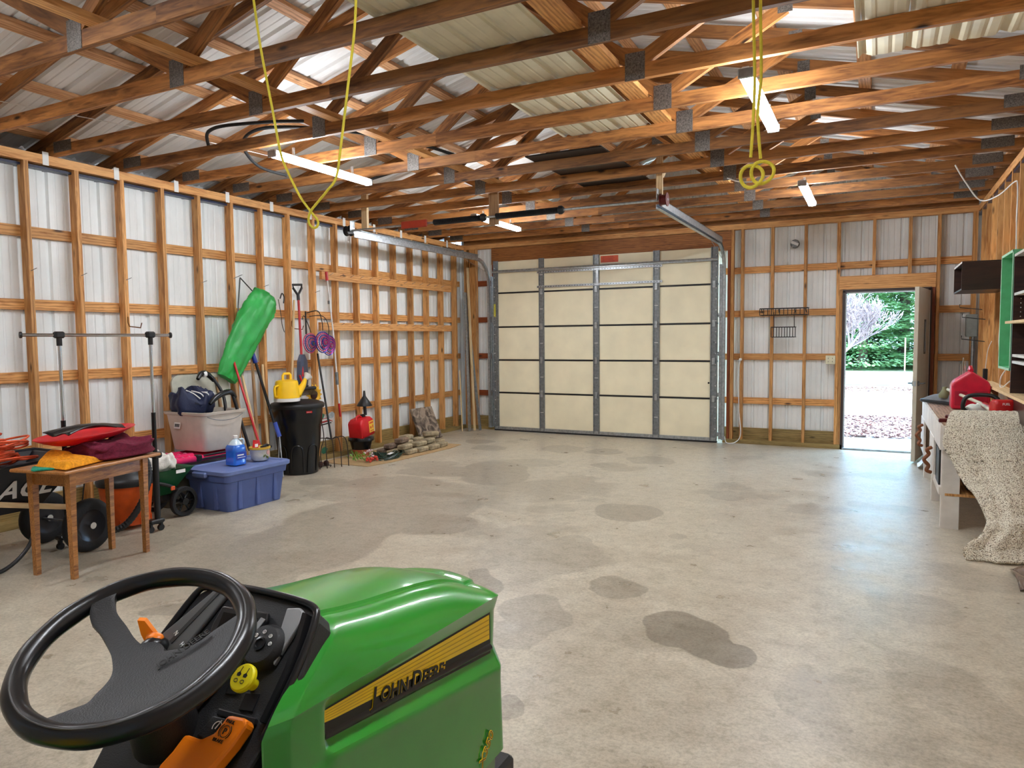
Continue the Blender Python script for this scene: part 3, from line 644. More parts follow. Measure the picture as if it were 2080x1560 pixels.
dlathe('key_socket', [(.012, 0), (.012, .003), (.008, .004), (.007, .001)], .085, .025, .0245, dash_gloss, kb)
for a in (145, 100, 50, 10):
    u, v = .085+.021*cos(R(a)), .025+.021*sin(R(a)); mb = MB().tube([D(u+.0032*cos(2*pi*k/10), v+.0032*sin(2*pi*k/10), .0252) for k in range(10)], .0007, 4, closed=True)
    mb.tube([D(u, v-.002, .0252), D(u, v+.002, .0252)], .0007, 4); part('switch_symbol', mb, ink_w, kb, world=True)
pt = dlathe('mower_knob', [(.010, 0), (.010, .018), (.018, .020), (.0235, .026), (.0235, .032), (.021, .035)], .094, -.035, 0, byel, tr)
mb = MB()
for du in (-.008, .006): mb.prism([(-.0045, 0), (0, .004), (.0045, 0), (.003, -.004), (-.003, -.004)], D(.094+du, -.031, .0352), da, db, dn*.0004).tube([D(.094+du, -.03, .0354), D(.094+du+.001, -.019, .0354)], .0007, 4).tube([D(.094+du+.004*cos(k*pi/4), -.042+.003*sin(k*pi/4), .0354) for k in range(8)], .0006, 4, closed=True)
part('knob_symbol', mb, ink_b, pt, world=True)
dprism('switch_blank', [(.040, -.012), (.062, -.010), (.072, -.058), (.048, -.062)], .0005, .004, dash_gloss, tr, .002); dprism('switch_blank', [(.088, -.05), (.118, -.045), (.122, -.074), (.092, -.078)], .0005, .003, dash_gloss, tr, .002)
dprism('dash_ledge', [(.055, -.085), (.140, -.082), (.143, -.092), (.058, -.096)], 0, .008, dash_gloss, tr, .002)
cz = dprism('cruise_button', [(.052, -.098), (.100, -.094), (.090, -.122), (.060, -.134), (.040, -.132)], .0005, .007, dash_m, tr, .002)
mb = MB().tube([D(.073+.009*cos(R(a)), -.112+.009*sin(R(a)), .0076) for a in range(-30, 215, 20)], .0009, 4).tube([D(.071, -.115, .0076), D(.076, -.100, .0076)], .0012, 4)
part('button_symbol', mb, ink_w, cz, world=True)
lv = dprism('park_brake_lever', [(.102, -.092), (.138, -.089), (.147, -.096), (.140, -.130), (.128, -.165), (.10, -.22), (.035, -.235), (.022, -.19), (.032, -.165), (.038, -.137), (.074, -.137), (.094, -.122)], .004, .030, orange, tr, .006)
ml = lambda v, du=0: frame(D(.103+du, v, .0305), da, db, dn)
text_part('lever_text', 'PARK', .0075, ink_b, lv, ml(-.1035, .003)); text_part('lever_text', 'BRAKE', .0075, ink_b, lv, ml(-.1335, -.004)); text_part('lever_text', 'P', .0135, ink_b, lv, ml(-.1205, .0075))
part('lever_symbol', MB().tube([D(.1145+.009*cos(2*pi*k/16), -.1160+.009*sin(2*pi*k/16), .0306) for k in range(16)], .0006, 4, closed=True).tube([D(.1145+.012*cos(R(a)), -.1160+.012*sin(R(a)), .0306) for a in range(-50, 51, 20)], .0007, 4).tube([D(.1145+.012*cos(R(a)), -.1160+.012*sin(R(a)), .0306) for a in range(130, 231, 20)], .0007, 4), ink_b, lv, world=True)
# left side of the dash: throttle slot, knob and orange lever
dprism('throttle_plate', [(-.10, .108), (-.065, .10), (-.088, .0), (-.125, -.055), (-.168, -.05), (-.172, -.01)], .0005, .010, dash_grey, tr, .003)
dprism('throttle_slot', [(-.092, .100), (-.084, .098), (-.125, -.010), (-.134, -.006)], .0102, .0112, ink_b, tr, 0)
tk = part('throttle_knob', MB().ball(D(-.143, -.028, .026), .022, 16, (1, 1.3, .9)).tube([D(-.143, -.028, .0), D(-.143, -.028, .02)], .012, 10), dash_gloss, tr, world=True, smooth=60)
part('throttle_cap', MB().ball(D(-.150, -.012, .030), .015, 12, (1.3, .9, .6)), orange, tk, world=True, smooth=60)
part('choke_lever', MB().prism([(-.012, 0), (.012, 0), (.016, .03), (.006, .062), (-.008, .060), (-.014, .03)], D(-.165, -.02, .0), V((.75, .45, -.2)).normalized(), V((-.45, -.1, .88)).normalized(), V((.01, -.012, 0))), orange, tr, world=True)
for (u, v, s) in ((-.105, .012, 'H'), (-.135, .028, 'N')): text_part('throttle_mark', s, .012, ink_w, tr, frame(D(u, v-.02, .0108), da*.6-db*.3, da*.3+db*.6, dn))
# steering wheel and column
sn = V((.13192, -.33320, .93358)); sx = V((.99126, .04434, -.12425)); sy = V((0, .94181, .33614)); SC = V((-1.078, .732, 1.019-CH))*.947+V((0, 0, CH))
def Wp(x, y, h=0): return SC+sx*x+sy*y+sn*h
sw = part('steering_wheel', MB().tube([Wp(.164*cos(2*pi*k/72), .164*sin(2*pi*k/72)) for k in range(72)], [.0165+.0006*cos(2*pi*k/6) for k in range(72)], 16, closed=True), dash_gloss, tr, world=True, smooth=70)
part('rim_seam', MB().tube([Wp(.165*cos(2*pi*k/72), .165*sin(2*pi*k/72), .0158) for k in range(72)], .0016, 6, closed=True), dash_grey, sw, world=True, smooth=70)
A = [(-.150, .040), (-.1367, .0135), (-.0938, -.0002), (-.0466, -.0189), (-.0111, -.0404), (.0069, -.0568), (.0161, -.0751), (.0211, -.0924), (.0278, -.1114), (.02, -.1292), (.0079, -.150)]
Bp = [(.0998, .118), (.0944, .0824), (.0843, .0491), (.0522, .0227), (.0118, .0116), (-.0259, .0161), (-.0678, .0308), (-.1014, .0413), (-.1236, .0534), (-.1413, .0721), (-.135, .092)]
k = .947; A = [(-.170, .050)]+A[1:-1]+[(.004, -.166)]; Bp = [(.115, .125)]+Bp[1:-1]+[(-.142, .105)]
sm = lambda P_: [(p.x*k, p.y*k) for p in catmull([(a, b, 0) for a, b in P_], 4)]
pl = sm(A)+[(.158*cos(R(a)), .158*sin(R(a))) for a in range(-80, 46, 12)]+sm(Bp)
def dish(x, y): r = math.hypot(x, y); return -.022+.018*(r/.15)**2
import bmesh
from mathutils.geometry import tessellate_polygon
bm = bmesh.new(); bv = [bm.verts.new((x, y, 0)) for x, y in pl]
for t3 in tessellate_polygon([[V((x, y, 0)) for x, y in pl]]): bm.faces.new([bv[q] for q in t3])
for _ in range(3): bmesh.ops.subdivide_edges(bm, edges=[e for e in bm.edges if e.calc_length() > .018], cuts=1)
bmesh.ops.triangulate(bm, faces=bm.faces[:])
for v in bm.verts: x, y = v.co.x, v.co.y; v.co = Wp(x, y, dish(x, y)+.004)
me = bpy.data.meshes.new('spokes'); Mi = PM(sw).inverted(); bm.transform(Mi); bmesh.ops.recalc_face_normals(bm, faces=bm.faces)
for fc in bm.faces: fc.smooth = True
bm.to_mesh(me); bm.free(); me.materials.append(dash_m)
so = link(bpy.data.objects.new('spokes', me), sw); mm = so.modifiers.new('s', 'SOLIDIFY'); mm.thickness = .014; mm.offset = 0; mm = so.modifiers.new('b', 'BEVEL'); mm.width = .003; mm.segments = 2; mm.limit_method = 'ANGLE'
text_part('wheel_lettering', 'JOHN DEERE', .0150, ink_b, sw, frame(Wp(.064, -.016, -.0055), sx*.30+sy*.95+sn*.11, -sx*.95+sy*.30, sn), bold=.0004)
text_part('wheel_lettering', '<SUL', .009, dash_grey, sw, frame(Wp(.026, -.095, -.006), -sx*.25-sy*.95, sx*.95-sy*.25, sn))
part('steering_column', MB().lathe([(.055, -.20), (.05, -.12), (.040, -.05), (.034, -.024)], SC, sn, 24), dash_m, tr, world=True, smooth=50)
cowl = [[V((X0+sx_*w, y, z)) for sx_, y, z in ((-1, y0, z0), (1, y0, z0), (1, y0+d, z0), (-1, y0+d, z0))] for w, y0, d, z0 in ((.13, .60, .30, .80), (.145, .62, .30, .60), (.16, .66, .3, .42), (.17, .68, .3, .32))]
part('column_cowl', MB().loft(cowl), dash_m, tr, world=True)
# ---------------------------------------------------------------- things along the tool wall
XW = XL           # faces of the studs
def leg_taper(p, h, a, b, rz): 
    rings = []
    for z, s in ((0, b), (h*.55, (a+b)/2*.95), (h, a)):
        rings.append([V((p[0]+cos(rz)*x-sin(rz)*y, p[1]+sin(rz)*x+cos(rz)*y, z)) for x, y in ((-s, -s), (s, -s), (s, s), (-s, s))])
    return MB().loft(rings)
# wooden side table; local X is its length
tb = thing('side_table', 'small worn wooden table with tapered legs and folded towels on top', 'table', (-4.79, 2.97, 0), R(101))
tw = MT['tablewood']
part('tabletop', MB().box((0, 0, .705), (.80, .46, .022), bev=.006), tw, tb)
for sx_ in (-1, 1):
    for sy_ in (-1, 1): part('leg', leg_taper((sx_*.30, sy_*.155), .695, .024, .016, 0), tw, tb)
for s in (-1, 1): part('apron', MB().box((0, s*.155, .645), (.58, .02, .085)), tw, tb)
for s in (-1, 1): part('apron', MB().box((s*.30, 0, .645), (.02, .28, .085)), tw, tb)
def TB(x, y, z): a = R(101); return V((-4.79+cos(a)*x-sin(a)*y, 2.97+sin(a)*x+cos(a)*y, z))
def cloth(name, mat, c, l, w, h, rz, seed, lab, cat, layers=1, grp=None):
    """a folded cloth: rounded slab with soft creases"""
    rnd = random.Random(seed); ph = [rnd.uniform(0, 6) for _ in range(6)]
    def fn(u, v):
        a = 2*pi*u; t = v*pi; e = .32 if name == 'folded_towel' else .6; cx = lambda t_: math.copysign(abs(cos(t_))**e, cos(t_)); sxx = lambda t_: math.copysign(abs(sin(t_))**e, sin(t_))
        r = sxx(t); x = cx(a)*r*l/2; y = sxx(a)*r*w/2; z = -cx(t)*h/2
        k = 1+.08*sin(3*a+ph[0])+.05*sin(7*a+ph[1]); x *= k; y *= k
        if z > 0: z += h*.22*(sin(x*22+ph[2])*cos(y*18+ph[3]))+h*.10*sin(x*60+y*40+ph[4])
        for q in range(1, layers): z += 0
        m = 1-.10*max(0, cos(layers*2*pi*(z/h+.5)))*(1 if layers > 1 else 0); x *= m; y *= m
        return (c[0]+cos(rz)*x-sin(rz)*y, c[1]+sin(rz)*x+cos(rz)*y, c[2]+h/2+z)
    mb = MB().grid(fn, 56, 22); o = part(name, mb, mat, None, smooth=75)
    if name == 'folded_towel': rumple(o, .010, .10)
    return tag(o, lab, cat, grp)
def rumple(o, st, sz, seed=0):
    tx = bpy.data.textures.new('clouds', 'CLOUDS'); tx.noise_scale = sz; tx.noise_depth = 3
    m = o.modifiers.new('r', 'DISPLACE'); m.texture = tx; m.strength = st; m.mid_level = .5; m.texture_coords = 'LOCAL'; return o
terry = lambda n_, c_: simple(n_, c_, .95, var=.12, vscale=60, bump=1.0, bscale=260)
def drape(u, v):
    x, y = -.375+.34*u+.06*v-.05*u*v, -.21+.33*v+.06*u; h = .016+.050*sin(pi*min(1, u*1.15))**.7*(.45+.55*v)+.014*sin(9*u+4*v)+(.012 if v > .45+.2*u else 0)
    return TB(x, y, .722+max(.004, h*sstep(0, .12, u)*sstep(1, .9, u)*sstep(0, .10, v)*sstep(1, .92, v)))
o = part('folded_towel', MB().grid(drape, 40, 30), terry('cloth_orange', (246, 156, 22)), None, smooth=60, thick=.006); tag(o, 'orange cloth folded at the near end of the wooden table', 'towel')
cloth('folded_towel', terry('cloth_teal', (30, 150, 120)), TB(-.33, .02, .7165), .12, .22, .012, R(60), 5, 'green and white cloth edge showing under the orange cloth', 'towel')
cloth('folded_towel', terry('cloth_maroon', (112, 24, 52)), TB(.17, -.02, .717), .50, .36, .115, R(100), 2, 'maroon plush towels folded in a stack on the wooden table', 'towel', layers=2)
o = part('plastic_tray', MB().grid(lambda u, v: TB(.06+.38*cos(2*pi*u)*(.35+.65*v), .08+.19*sin(2*pi*u)*(.35+.65*v), .842+.06*v**2+.015*cos(2*pi*u)), 40, 8), MT['red_plastic'], None, smooth=60, thick=.004); tag(o, 'shiny red plastic tray on top of the maroon towels', 'tray')
o = part('black_cover', MB().grid(lambda u, v: TB(-.2+.52*u, -.02+.22*(v-.5)*(1-.5*u)+.08, .915+.03*sin(3.2*u)+.012*sin(8*v+5*u)), 24, 8), MT['black_gloss'], None, smooth=60, thick=.006); tag(o, 'crumpled black plastic sheet lying on the red tray', 'sheet')

simple('rim_grey', (44, 44, 48), .25, .3)
# two-wheeled barrow behind the table
wb_ = thing('wheelbarrow', 'black two-wheeled wheelbarrow with white lettering and orange cords in the tray', 'wheelbarrow', (-5.45, 2.55, 0)); WBR = wb_
tray = [[V((-5.45+sx_*a, 2.45+sy_*b+o_, z)) for sx_, sy_ in ((-1, -1), (1, -1), (1, 1), (-1, 1))] for a, b, o_, z in ((.20, .28, 0, .36), (.33, .50, .05, .70), (.345, .52, .05, .705), (.32, .49, .05, .695), (.19, .27, 0, .375))]
navy = simple('tray_black', (16, 18, 28), .35)
part('tray', MB().loft(tray), navy, wb_, world=True)
part('tray_rim', MB().tube([(-5.79, 1.98, .705), (-5.11, 1.98, .705), (-5.11, 3.02, .705), (-5.79, 3.02, .705)], .012, 8, closed=True), navy, wb_, world=True, smooth=60)
fx = V((-5.11+5.25, 0, .70-.36)).normalized(); nrm = V((.93, 0, -.36))
text_part('lettering', 'ACE', .19, ink_w, wb_, frame((-5.205, 2.44, .47), (0, 1, 0), fx, None), shear=.3, bold=.004)
for y in (2.98,):
    for x in (-5.62, -5.09):
        w_ = part('wheel', MB().lathe([(.115, -.035), (.15, -.045), (.185, -.03), (.195, 0), (.185, .03), (.15, .045), (.115, .035)], (x, y, .195), (1, .12, 0), 32, close=False), MT['rubber'], wb_, world=True, smooth=50)
        part('wheel_rim', MB().lathe([(.02, -.03), (.06, -.02), (.10, -.03), (.118, -.035), (.118, .035), (.10, .03), (.06, .02), (.02, .03)], (x, y, .195), (1, .12, 0), 28), MT['rim_grey'], w_, world=True, smooth=50)
        part('hub', MB().lathe([(.024, -.055), (.024, .055)], (x, y, .195), (1, .12, 0), 14), MT['chrome'], w_, world=True, smooth=50)
part('axle', MB().tube([(-5.62, 2.95, .195), (-5.09, 3.01, .195)], .01, 8), MT['galv'], wb_, world=True)
for x in (-5.68, -5.22):
    beam('handle', (x, 1.75, .62), (x+.04, 3.05, .30), .036, .036, MT['pale'], wb_)
    part('leg', MB().tube(catmull([(x+.02, 2.05, .45), (x+.05, 2.12, .1), (x+.08, 2.25, .015), (x+.08, 2.45, .02), (x+.06, 2.62, .15), (x+.04, 2.68, .38)], 6), .014, 8), MT['black'], wb_, world=True, smooth=60)
wb_.location.y += .14
cords = simple('cord_orange', (214, 84, 44), .5, var=.15, vscale=9); cords2 = simple('cord_maroon', (112, 34, 44), .5)
def cordpile(c, rx, ry, h, n, mat, lab, seed, r=.005, turns=1.1, cat='cord'):
    rnd = random.Random(seed); mb = MB()
    for i in range(n):
        a0 = rnd.uniform(0, 6.28); ox, oy = rnd.uniform(-.25, .25)*rx, rnd.uniform(-.25, .25)*ry; ex = rnd.uniform(.45, 1); ey = rnd.uniform(.35, 1); rz = rnd.uniform(-.5, .5); z0 = rnd.uniform(0, h)
        pts = []
        for k in range(9):
            a = a0+turns*2*pi*k/8; x, y = ox+rx*ex*cos(a), oy+ry*ey*sin(a)
            pts.append((c[0]+cos(rz)*x-sin(rz)*y, c[1]+sin(rz)*x+cos(rz)*y, c[2]+z0+rnd.uniform(-.015, .02)+.03*sin(2*a)))
        mb.tube(catmull(pts, 4), r, 5)
    o = part('extension_cord', mb, mat, None, smooth=70); return tag(o, lab, cat)
cordpile((-5.33, 2.42, .72), .27, .50, .17, 26, cords, 'loose orange extension cord heaped in the wheelbarrow', 3, .0075)
cordpile((-5.38, 2.12, .70), .26, .38, .14, 16, cords2, 'dark maroon cord tangled under the orange one in the wheelbarrow', 8, .005)

# chrome garment rack
gr_ = thing('garment_rack', 'chrome garment rack with black clamps and black lower posts', 'garment rack', (-5.22, 3.4, 0))
PB = {}
for i, (x, y) in enumerate(((-5.13, 3.71), (-5.33, 3.12))):
    part('lower_post', MB().tube([(x, y, .06), (x, y, .95 if i else .96)], .017, 12), MT['black_gloss'], gr_, world=True, smooth=50)
    part('upper_post', MB().tube([(x, y, .94), (x, y, 1.56)], .0125, 12), MT['chrome'], gr_, world=True, smooth=50)
    part('clamp', MB().box((x, y, 1.58), (.05, .07, .05), bev=.01).tube([(x, y, 1.50), (x, y, 1.57)], .019, 10), MT['black'], gr_, world=True)
    part('lower_sleeve', MB().tube([(x, y, .07), (x, y, .64)], .024, 12), MT['black'], gr_, world=True, smooth=50)
    f_ = part('foot', MB().box((x+.0, y-.02, .085), (.07, .13, .035), bev=.01), MT['black'], gr_, world=True)
    for s in (-1, 1): part('caster', MB().lathe([(.012, -.012), (.025, -.012), (.025, .012), (.012, .012)], (x+.0, y-.02+s*.045, .026), (1, 0, 0), 14).box((x, y-.02+s*.045, .06), (.03, .02, .04)), MT['black'], f_, world=True)
part('collar', MB().box((-5.13, 3.71, .62), (.09, .07, .05), bev=.01), MT['black'], gr_, world=True)
b0, b1 = V((-5.41, 2.90, 1.58)), V((-5.09, 3.86, 1.575))
part('hanging_bar', MB().tube([b0, b1], .0125, 12), MT['chrome'], gr_, world=True, smooth=50)
for p_ in (b0, b1): part('end_knob', MB().lathe([(.022, -.008), (.024, 0), (.022, .008)], p_, (b1-b0).normalized(), 14), MT['black'], gr_, world=True)

# shop vacuum
sv = thing('shop_vacuum', 'orange shop vacuum with black lid and ribbed hose behind the table leg', 'vacuum cleaner', (-5.50, 3.66, 0))
part('tank', MB().lathe([(.15, .03), (.16, .05), (.185, .32), (.19, .34)], (-5.50, 3.66, 0), n=36), simple('vac_orange', (226, 92, 30), .4), sv, world=True, smooth=50)
for k in range(28):
    a = 2*pi*k/28; part('base_rib', MB().box((-5.50+.165*cos(a), 3.66+.165*sin(a), .06), (.008, .012, .05), rz=a), MT['vac_orange'], sv, world=True) if k % 2 == 0 else None
part('lid', MB().lathe([(.20, .33), (.205, .36), (.19, .39), (.14, .42), (.12, .44), (.115, .52), (.09, .56), (.03, .57)], (-5.50, 3.66, 0), n=36), MT['black'], sv, world=True, smooth=50)
part('lid_handle', MB().tube(catmull([(-5.58, 3.58, .54), (-5.55, 3.60, .62), (-5.45, 3.72, .62), (-5.42, 3.75, .54)], 6), .014, 8), MT['black'], sv, world=True, smooth=50)
part('yellow_label', MB().box((-5.395, 3.60, .49), (.008, .09, .035), rz=R(-30)), simple('label_yellow', (230, 200, 50), .5), sv, world=True)
hp = catmull([(-5.34, 3.72, .52), (-5.28, 3.70, .40), (-5.24, 3.60, .22), (-5.26, 3.48, .08), (-5.35, 3.38, .04), (-5.48, 3.36, .04)], 14)
part('hose', MB().tube(hp, [.022+.0035*(i % 2) for i in range(len(hp))], 10), MT['black'], sv, world=True, smooth=30)
for a in (-60, 30, 140): part('caster', MB().ball((-5.50+.17*cos(R(a)), 3.66+.17*sin(R(a)), .02), .02, 8), MT['black'], sv, world=True)
part('power_cord', MB().tube(catmull([(-5.55, 3.50, .5), (-5.60, 3.42, .42), (-5.58, 3.36, .2), (-5.60, 3.30, .04), (-5.68, 3.2, .01)], 6), .005, 6), MT['black'], sv, world=True)

sv.scale = (1.08, 1.08, 1.08); sv.location.y += .04
# green spreader
ss = thing('broadcast_spreader', 'green hopper lawn spreader with black wheels and orange reflector', 'spreader', (-5.55, 4.08, 0))
hop = [[V((-5.52+sx_*a, 4.02+sy_*b, z)) for sx_, sy_ in ((-1, -1), (1, -1), (1, 1), (-1, 1))] for a, b, z in ((.06, .06, .20), (.17, .21, .42), (.185, .225, .43), (.175, .215, .425), (.055, .055, .215))]
gsp = simple('spreader_green', (22, 84, 48), .4); part('hopper', MB().loft(hop), gsp, ss, world=True)
part('sticker', MB().box((-5.342, 4.10, .405), (.004, .09, .03)), ink_w, ss, world=True)
for x, y in ((-5.37, 4.14), (-5.75, 4.14)):
    w_ = part('wheel', MB().lathe([(.095, -.02), (.125, -.022), (.13, -.012), (.13, .012), (.125, .022), (.095, .02)], (x, y, .13), (1, 0, 0), 30, close=False), MT['rubber'], ss, world=True, smooth=40)
    mb = MB().lathe([(.01, -.03), (.03, -.03), (.03, .03), (.01, .03)], (x, y, .13), (1, 0, 0), 14)
    for k in range(6): a = pi*k/3; mb.tube([(x, y, .13), (x, y+.098*cos(a), .13+.098*sin(a))], .008, 6)
    part('wheel_spokes', mb, MT['black_gloss'], w_, world=True)
part('axle', MB().tube([(-5.75, 4.14, .13), (-5.37, 4.14, .13)], .008, 6).box((-5.55, 4.08, .17), (.16, .18, .09), bev=.02), MT['black'], ss, world=True)
part('frame_tube', MB().tube(catmull([(-5.42, 4.22, .12), (-5.36, 4.02, .28), (-5.38, 3.86, .34)], 6), .016, 8), MT['black'], ss, world=True, smooth=50)
part('reflector', MB().box((-5.345, 4.02, .27), (.012, .04, .035), bev=.004), MT['orange_red'], ss, world=True)
cloth('plastic_bag', simple('bag_white', (226, 222, 214), .6, bump=.5), (-5.53, 3.98, .40), .26, .34, .15, R(80), 12, 'crumpled white plastic bag stuffed in the green spreader', 'bag'); rumple(bpy.data.objects['plastic_bag'], .09, .05)

# blue tote with lid
bt = thing('storage_tote', 'blue storage tote with lid standing on the floor in front', 'storage box', (-5.32, 4.70, 0))
blue = simple('tote_blue', (82, 100, 156), .45, var=.03); blue2 = simple('tote_blue_lid', (104, 122, 174), .45, var=.03)
def rrect(cx, cy, hx, hy, r, z, n=5):
    out = []
    for (sx_, sy_, a0) in ((1, 1, 0), (-1, 1, 90), (-1, -1, 180), (1, -1, 270)):
        for k in range(n+1): a = R(a0+90*k/n); out.append(V((cx+sx_*(hx-r)+r*cos(a), cy+sy_*(hy-r)+r*sin(a), z)))
    return out
cx, cy = -5.335, 4.70
part('bin', MB().loft([rrect(cx, cy, hx, hy, .05, z) for hx, hy, z in ((.245, .31, 0), (.25, .315, .02), (.268, .348, .27), (.282, .362, .275), (.29, .372, .345))]), blue, bt, world=True, smooth=40)
for y in (-.2, .0, .2): part('rib', MB().loft([rrect(cx+.262-.0*z, cy+y*1.05, .012, .022, .008, z, 2) for z in (.02, .27)]), blue, bt, world=True)
for x in (-.1, .1): part('rib', MB().loft([rrect(cx+x, cy-.325-.02*z, .02, .016, .006, z, 2) for z in (.02, .27)]), blue, bt, world=True)
part('lid', MB().loft([rrect(cx, cy, hx, hy, .06, z) for hx, hy, z in ((.302, .385, .335), (.312, .395, .345), (.312, .395, .372), (.30, .383, .380), (.27, .35, .376), (.262, .342, .366))]), blue2, bt, world=True, smooth=40)
part('end_handle', MB().box((cx-.02, cy-.40, .335), (.18, .035, .05), bev=.012), blue2, bt, world=True)
text_part('moulded_name', 'Rubbermaid', .036, blue2, bt, frame((cx+.286, cy-.05, .30), (0, 1, 0), (0, 0, 1)))

# jug of blue washer fluid
def jug(x, y, z):
    t = thing('fluid_jug', 'clear gallon jug of blue washer fluid with white cap on the tote', 'bottle', (x, y, z))
    blu = simple('fluid_blue', (40, 110, 214), .15, var=.03, coat=.5)
    part('body', MB().loft([rrect(0, 0, a, a, a*.45, zz) for a, zz in ((.062, 0), (.072, .008), (.072, .05), (.070, .055), (.070, .125), (.072, .13), (.072, .165), (.060, .19))]), blu, t, smooth=50)
    part('shoulder', MB().loft([rrect(0, 0, a, a, a*.8, zz) for a, zz in ((.060, .1901), (.045, .215), (.025, .235), (.019, .24), (.019, .25))]), simple('jug_clear', (196, 214, 226), .2, coat=.5), t, smooth=50)
    part('cap', MB().lathe([(.021, .25), (.021, .272), (.019, .274)], n=20), MT['white_plastic'], t, smooth=40)
    part('handle', MB().tube(catmull([(.02, .03, .235), (.03, .062, .235), (.03, .072, .20), (.02, .066, .165)], 6), .010, 8), MT['jug_clear'], t, smooth=50)
    lb = part('label', MB().box((.0725, 0, .09), (.002, .12, .068)), simple('label_blue', (20, 60, 170), .4), t)
    part('label_print', MB().box((.0742, -.01, .098), (.001, .075, .012)).box((.0742, .0, .076), (.001, .09, .005)), ink_w, t)
jug(-5.30, 4.66, .372)
# ceramic flower pot with items
fp = thing('ceramic_pot', 'cream ceramic pot painted with flowers and a yellow rim on the tote', 'plant pot', (-5.28, 4.93, .372))
part('pot', MB().lathe([(.055, .0), (.075, .01), (.088, .06), (.090, .11), (.093, .115)], n=32), simple('ceramic_cream', (222, 216, 196), .3, coat=.5), fp, smooth=50)
part('rim', MB().lathe([(.093, .112), (.101, .116), (.101, .134), (.090, .135), (.084, .125), (.08, .10)], n=32, close=False), simple('rim_yellow', (212, 170, 60), .35), fp, smooth=50)
part('painted_leaves', MB().prism([(-.02, 0), (0, .014), (.03, .004), (0, -.012)], V((.0885, -.03, .05)), V((0, .8, .4)), V((0, -.4, .8)), (.004, 0, 0)).prism([(-.02, 0), (0, .014), (.03, .004), (0, -.012)], V((.088, .01, .035)), V((0, -.7, .6)), V((0, .6, .7)), (.004, 0, 0)), simple('leaf_olive', (96, 104, 40), .5), fp)
part('painted_flower', MB().lathe([(.022, 0), (.022, .004)], (.088, .02, .082), (1, .2, 0), 10), simple('flower_pink', (226, 170, 160), .5), fp)
o = part('seed_packet', MB().box((-5.30, 4.90, .52), (.012, .075, .10), rx=R(-12), rz=R(10)), MT['red_plastic'], None); tag(o, 'red packet sticking out of the ceramic pot', 'packet')
part('packet_print', MB().box((.008, 0, .0), (.002, .045, .03)), ink_w, None).parent = o; o.children[0].location = (-5.30, 4.90, .52)
o = part('hand_pruner', MB().tube(catmull([(-5.27, 4.95, .50), (-5.26, 5.0, .515), (-5.25, 5.05, .49)], 5), .012, 8).ball((-5.27, 4.97, .50), .028, 10, (1, 1.3, .5)), MT['black'], None, smooth=50); tag(o, 'black-handled garden tool lying in the ceramic pot', 'tool')
# upper grey bin, the pink folding chair, lower bin
lbn = thing('storage_tote', 'dark grey tote on the floor partly hidden behind the blue one', 'storage box', (-5.95, 4.6, 0))
greyd = simple('tote_taupe', (122, 116, 104), .5); part('bin', MB().loft([rrect(-5.92, 4.60, hx, hy, .05, z) for hx, hy, z in ((.20, .34, 0), (.235, .38, .36), (.25, .395, .365), (.25, .395, .40))]), greyd, lbn, world=True, smooth=40)
ch = thing('folding_chair', 'bright pink folding camp chair lying folded under the pale grey bin', 'chair', (-5.85, 4.5, .40))
pink = simple('fabric_pink', (226, 30, 96), .8, bump=.6, bscale=200)
for i, (x, z, r) in enumerate(((-5.64, .435, .030), (-5.78, .44, .035), (-5.95, .44, .035))):
    mb = MB().tube([(x, 4.05+.02*i, z), (x+.02, 4.55, z)], [r, r*.9], 12); part('fabric_roll', mb, pink, ch, world=True, smooth=60)
    mbw = MB()
    for k in range(7): mbw.tube([(x+.0+r*1.02*cos(a), 4.10+.065*k, z+r*1.02*sin(a)) for a in [2*pi*j/12 for j in range(12)]], .0025, 4, closed=True)
    part('white_stitching', mbw, simple('stitch_pink', (240, 170, 190), .8), ch, world=True)
part('fabric_sheet', MB().box((-5.86, 4.72, .425), (.50, .62, .04), bev=.015), pink, ch, world=True)
part('frame_bar', MB().tube([(-5.62, 4.5, .45), (-5.62, 5.05, .455)], .010, 8).tube([(-5.60, 4.5, .425), (-5.60, 5.05, .43)], .010, 8), MT['black'], ch, world=True, smooth=50)
part('hinge_joint', MB().box((-5.615, 4.50, .44), (.06, .06, .06), bev=.01), MT['black'], ch, world=True)
ub = thing('storage_tote', 'pale translucent grey bin without its lid, set on top of the pink chair', 'storage box', (-5.87, 4.81, .475))
greyl = simple('tote_grey', (206, 196, 184), .45, var=.03)
part('bin', MB().loft([rrect(-5.87, 4.81, hx, hy, .05, z) for hx, hy, z in ((.225, .20, .475), (.235, .21, .495), (.27, .25, .82), (.285, .265, .825), (.292, .272, .85), (.28, .26, .852), (.26, .24, .83), (.225, .20, .50))]), greyl, ub, world=True, smooth=40)
part('barcode_label', MB().box((-5.96, 4.556, .72), (.085, .003, .06), rx=R(-9)), ink_w, ub, world=True)
mb = MB()
for k in range(9): mb.box((-5.99+.0075*k, 4.5535, .722), (.002+.001*(k % 3), .002, .03), rx=R(-9))
part('barcode', mb, ink_b, ub, world=True)
part('wire_handle', MB().tube(catmull([(-5.59, 4.60, .81), (-5.58, 4.68, .78), (-5.58, 4.80, .765), (-5.58, 4.92, .775), (-5.59, 5.02, .81)], 6), .0035, 6), MT['galv_dark'], ub, world=True)
ld = part('tote_lid', MB().loft([[v for v in rrect(0, 0, hx, hy, .09, z)] for hx, hy, z in ((.33, .20, 0), (.34, .21, .01), (.34, .21, .03), (.31, .18, .035), (.26, .13, .022), (.25, .12, .024))]).xf(Matrix.Translation((-6.14, 4.98, .98)) @ Matrix.Rotation(R(90), 4, 'Z') @ Matrix.Rotation(R(82), 4, 'X')), simple('lid_sage', (178, 176, 160), .45), None, smooth=40); tag(ld, 'pale green-grey tote lid standing upright behind the grey bin', 'lid')
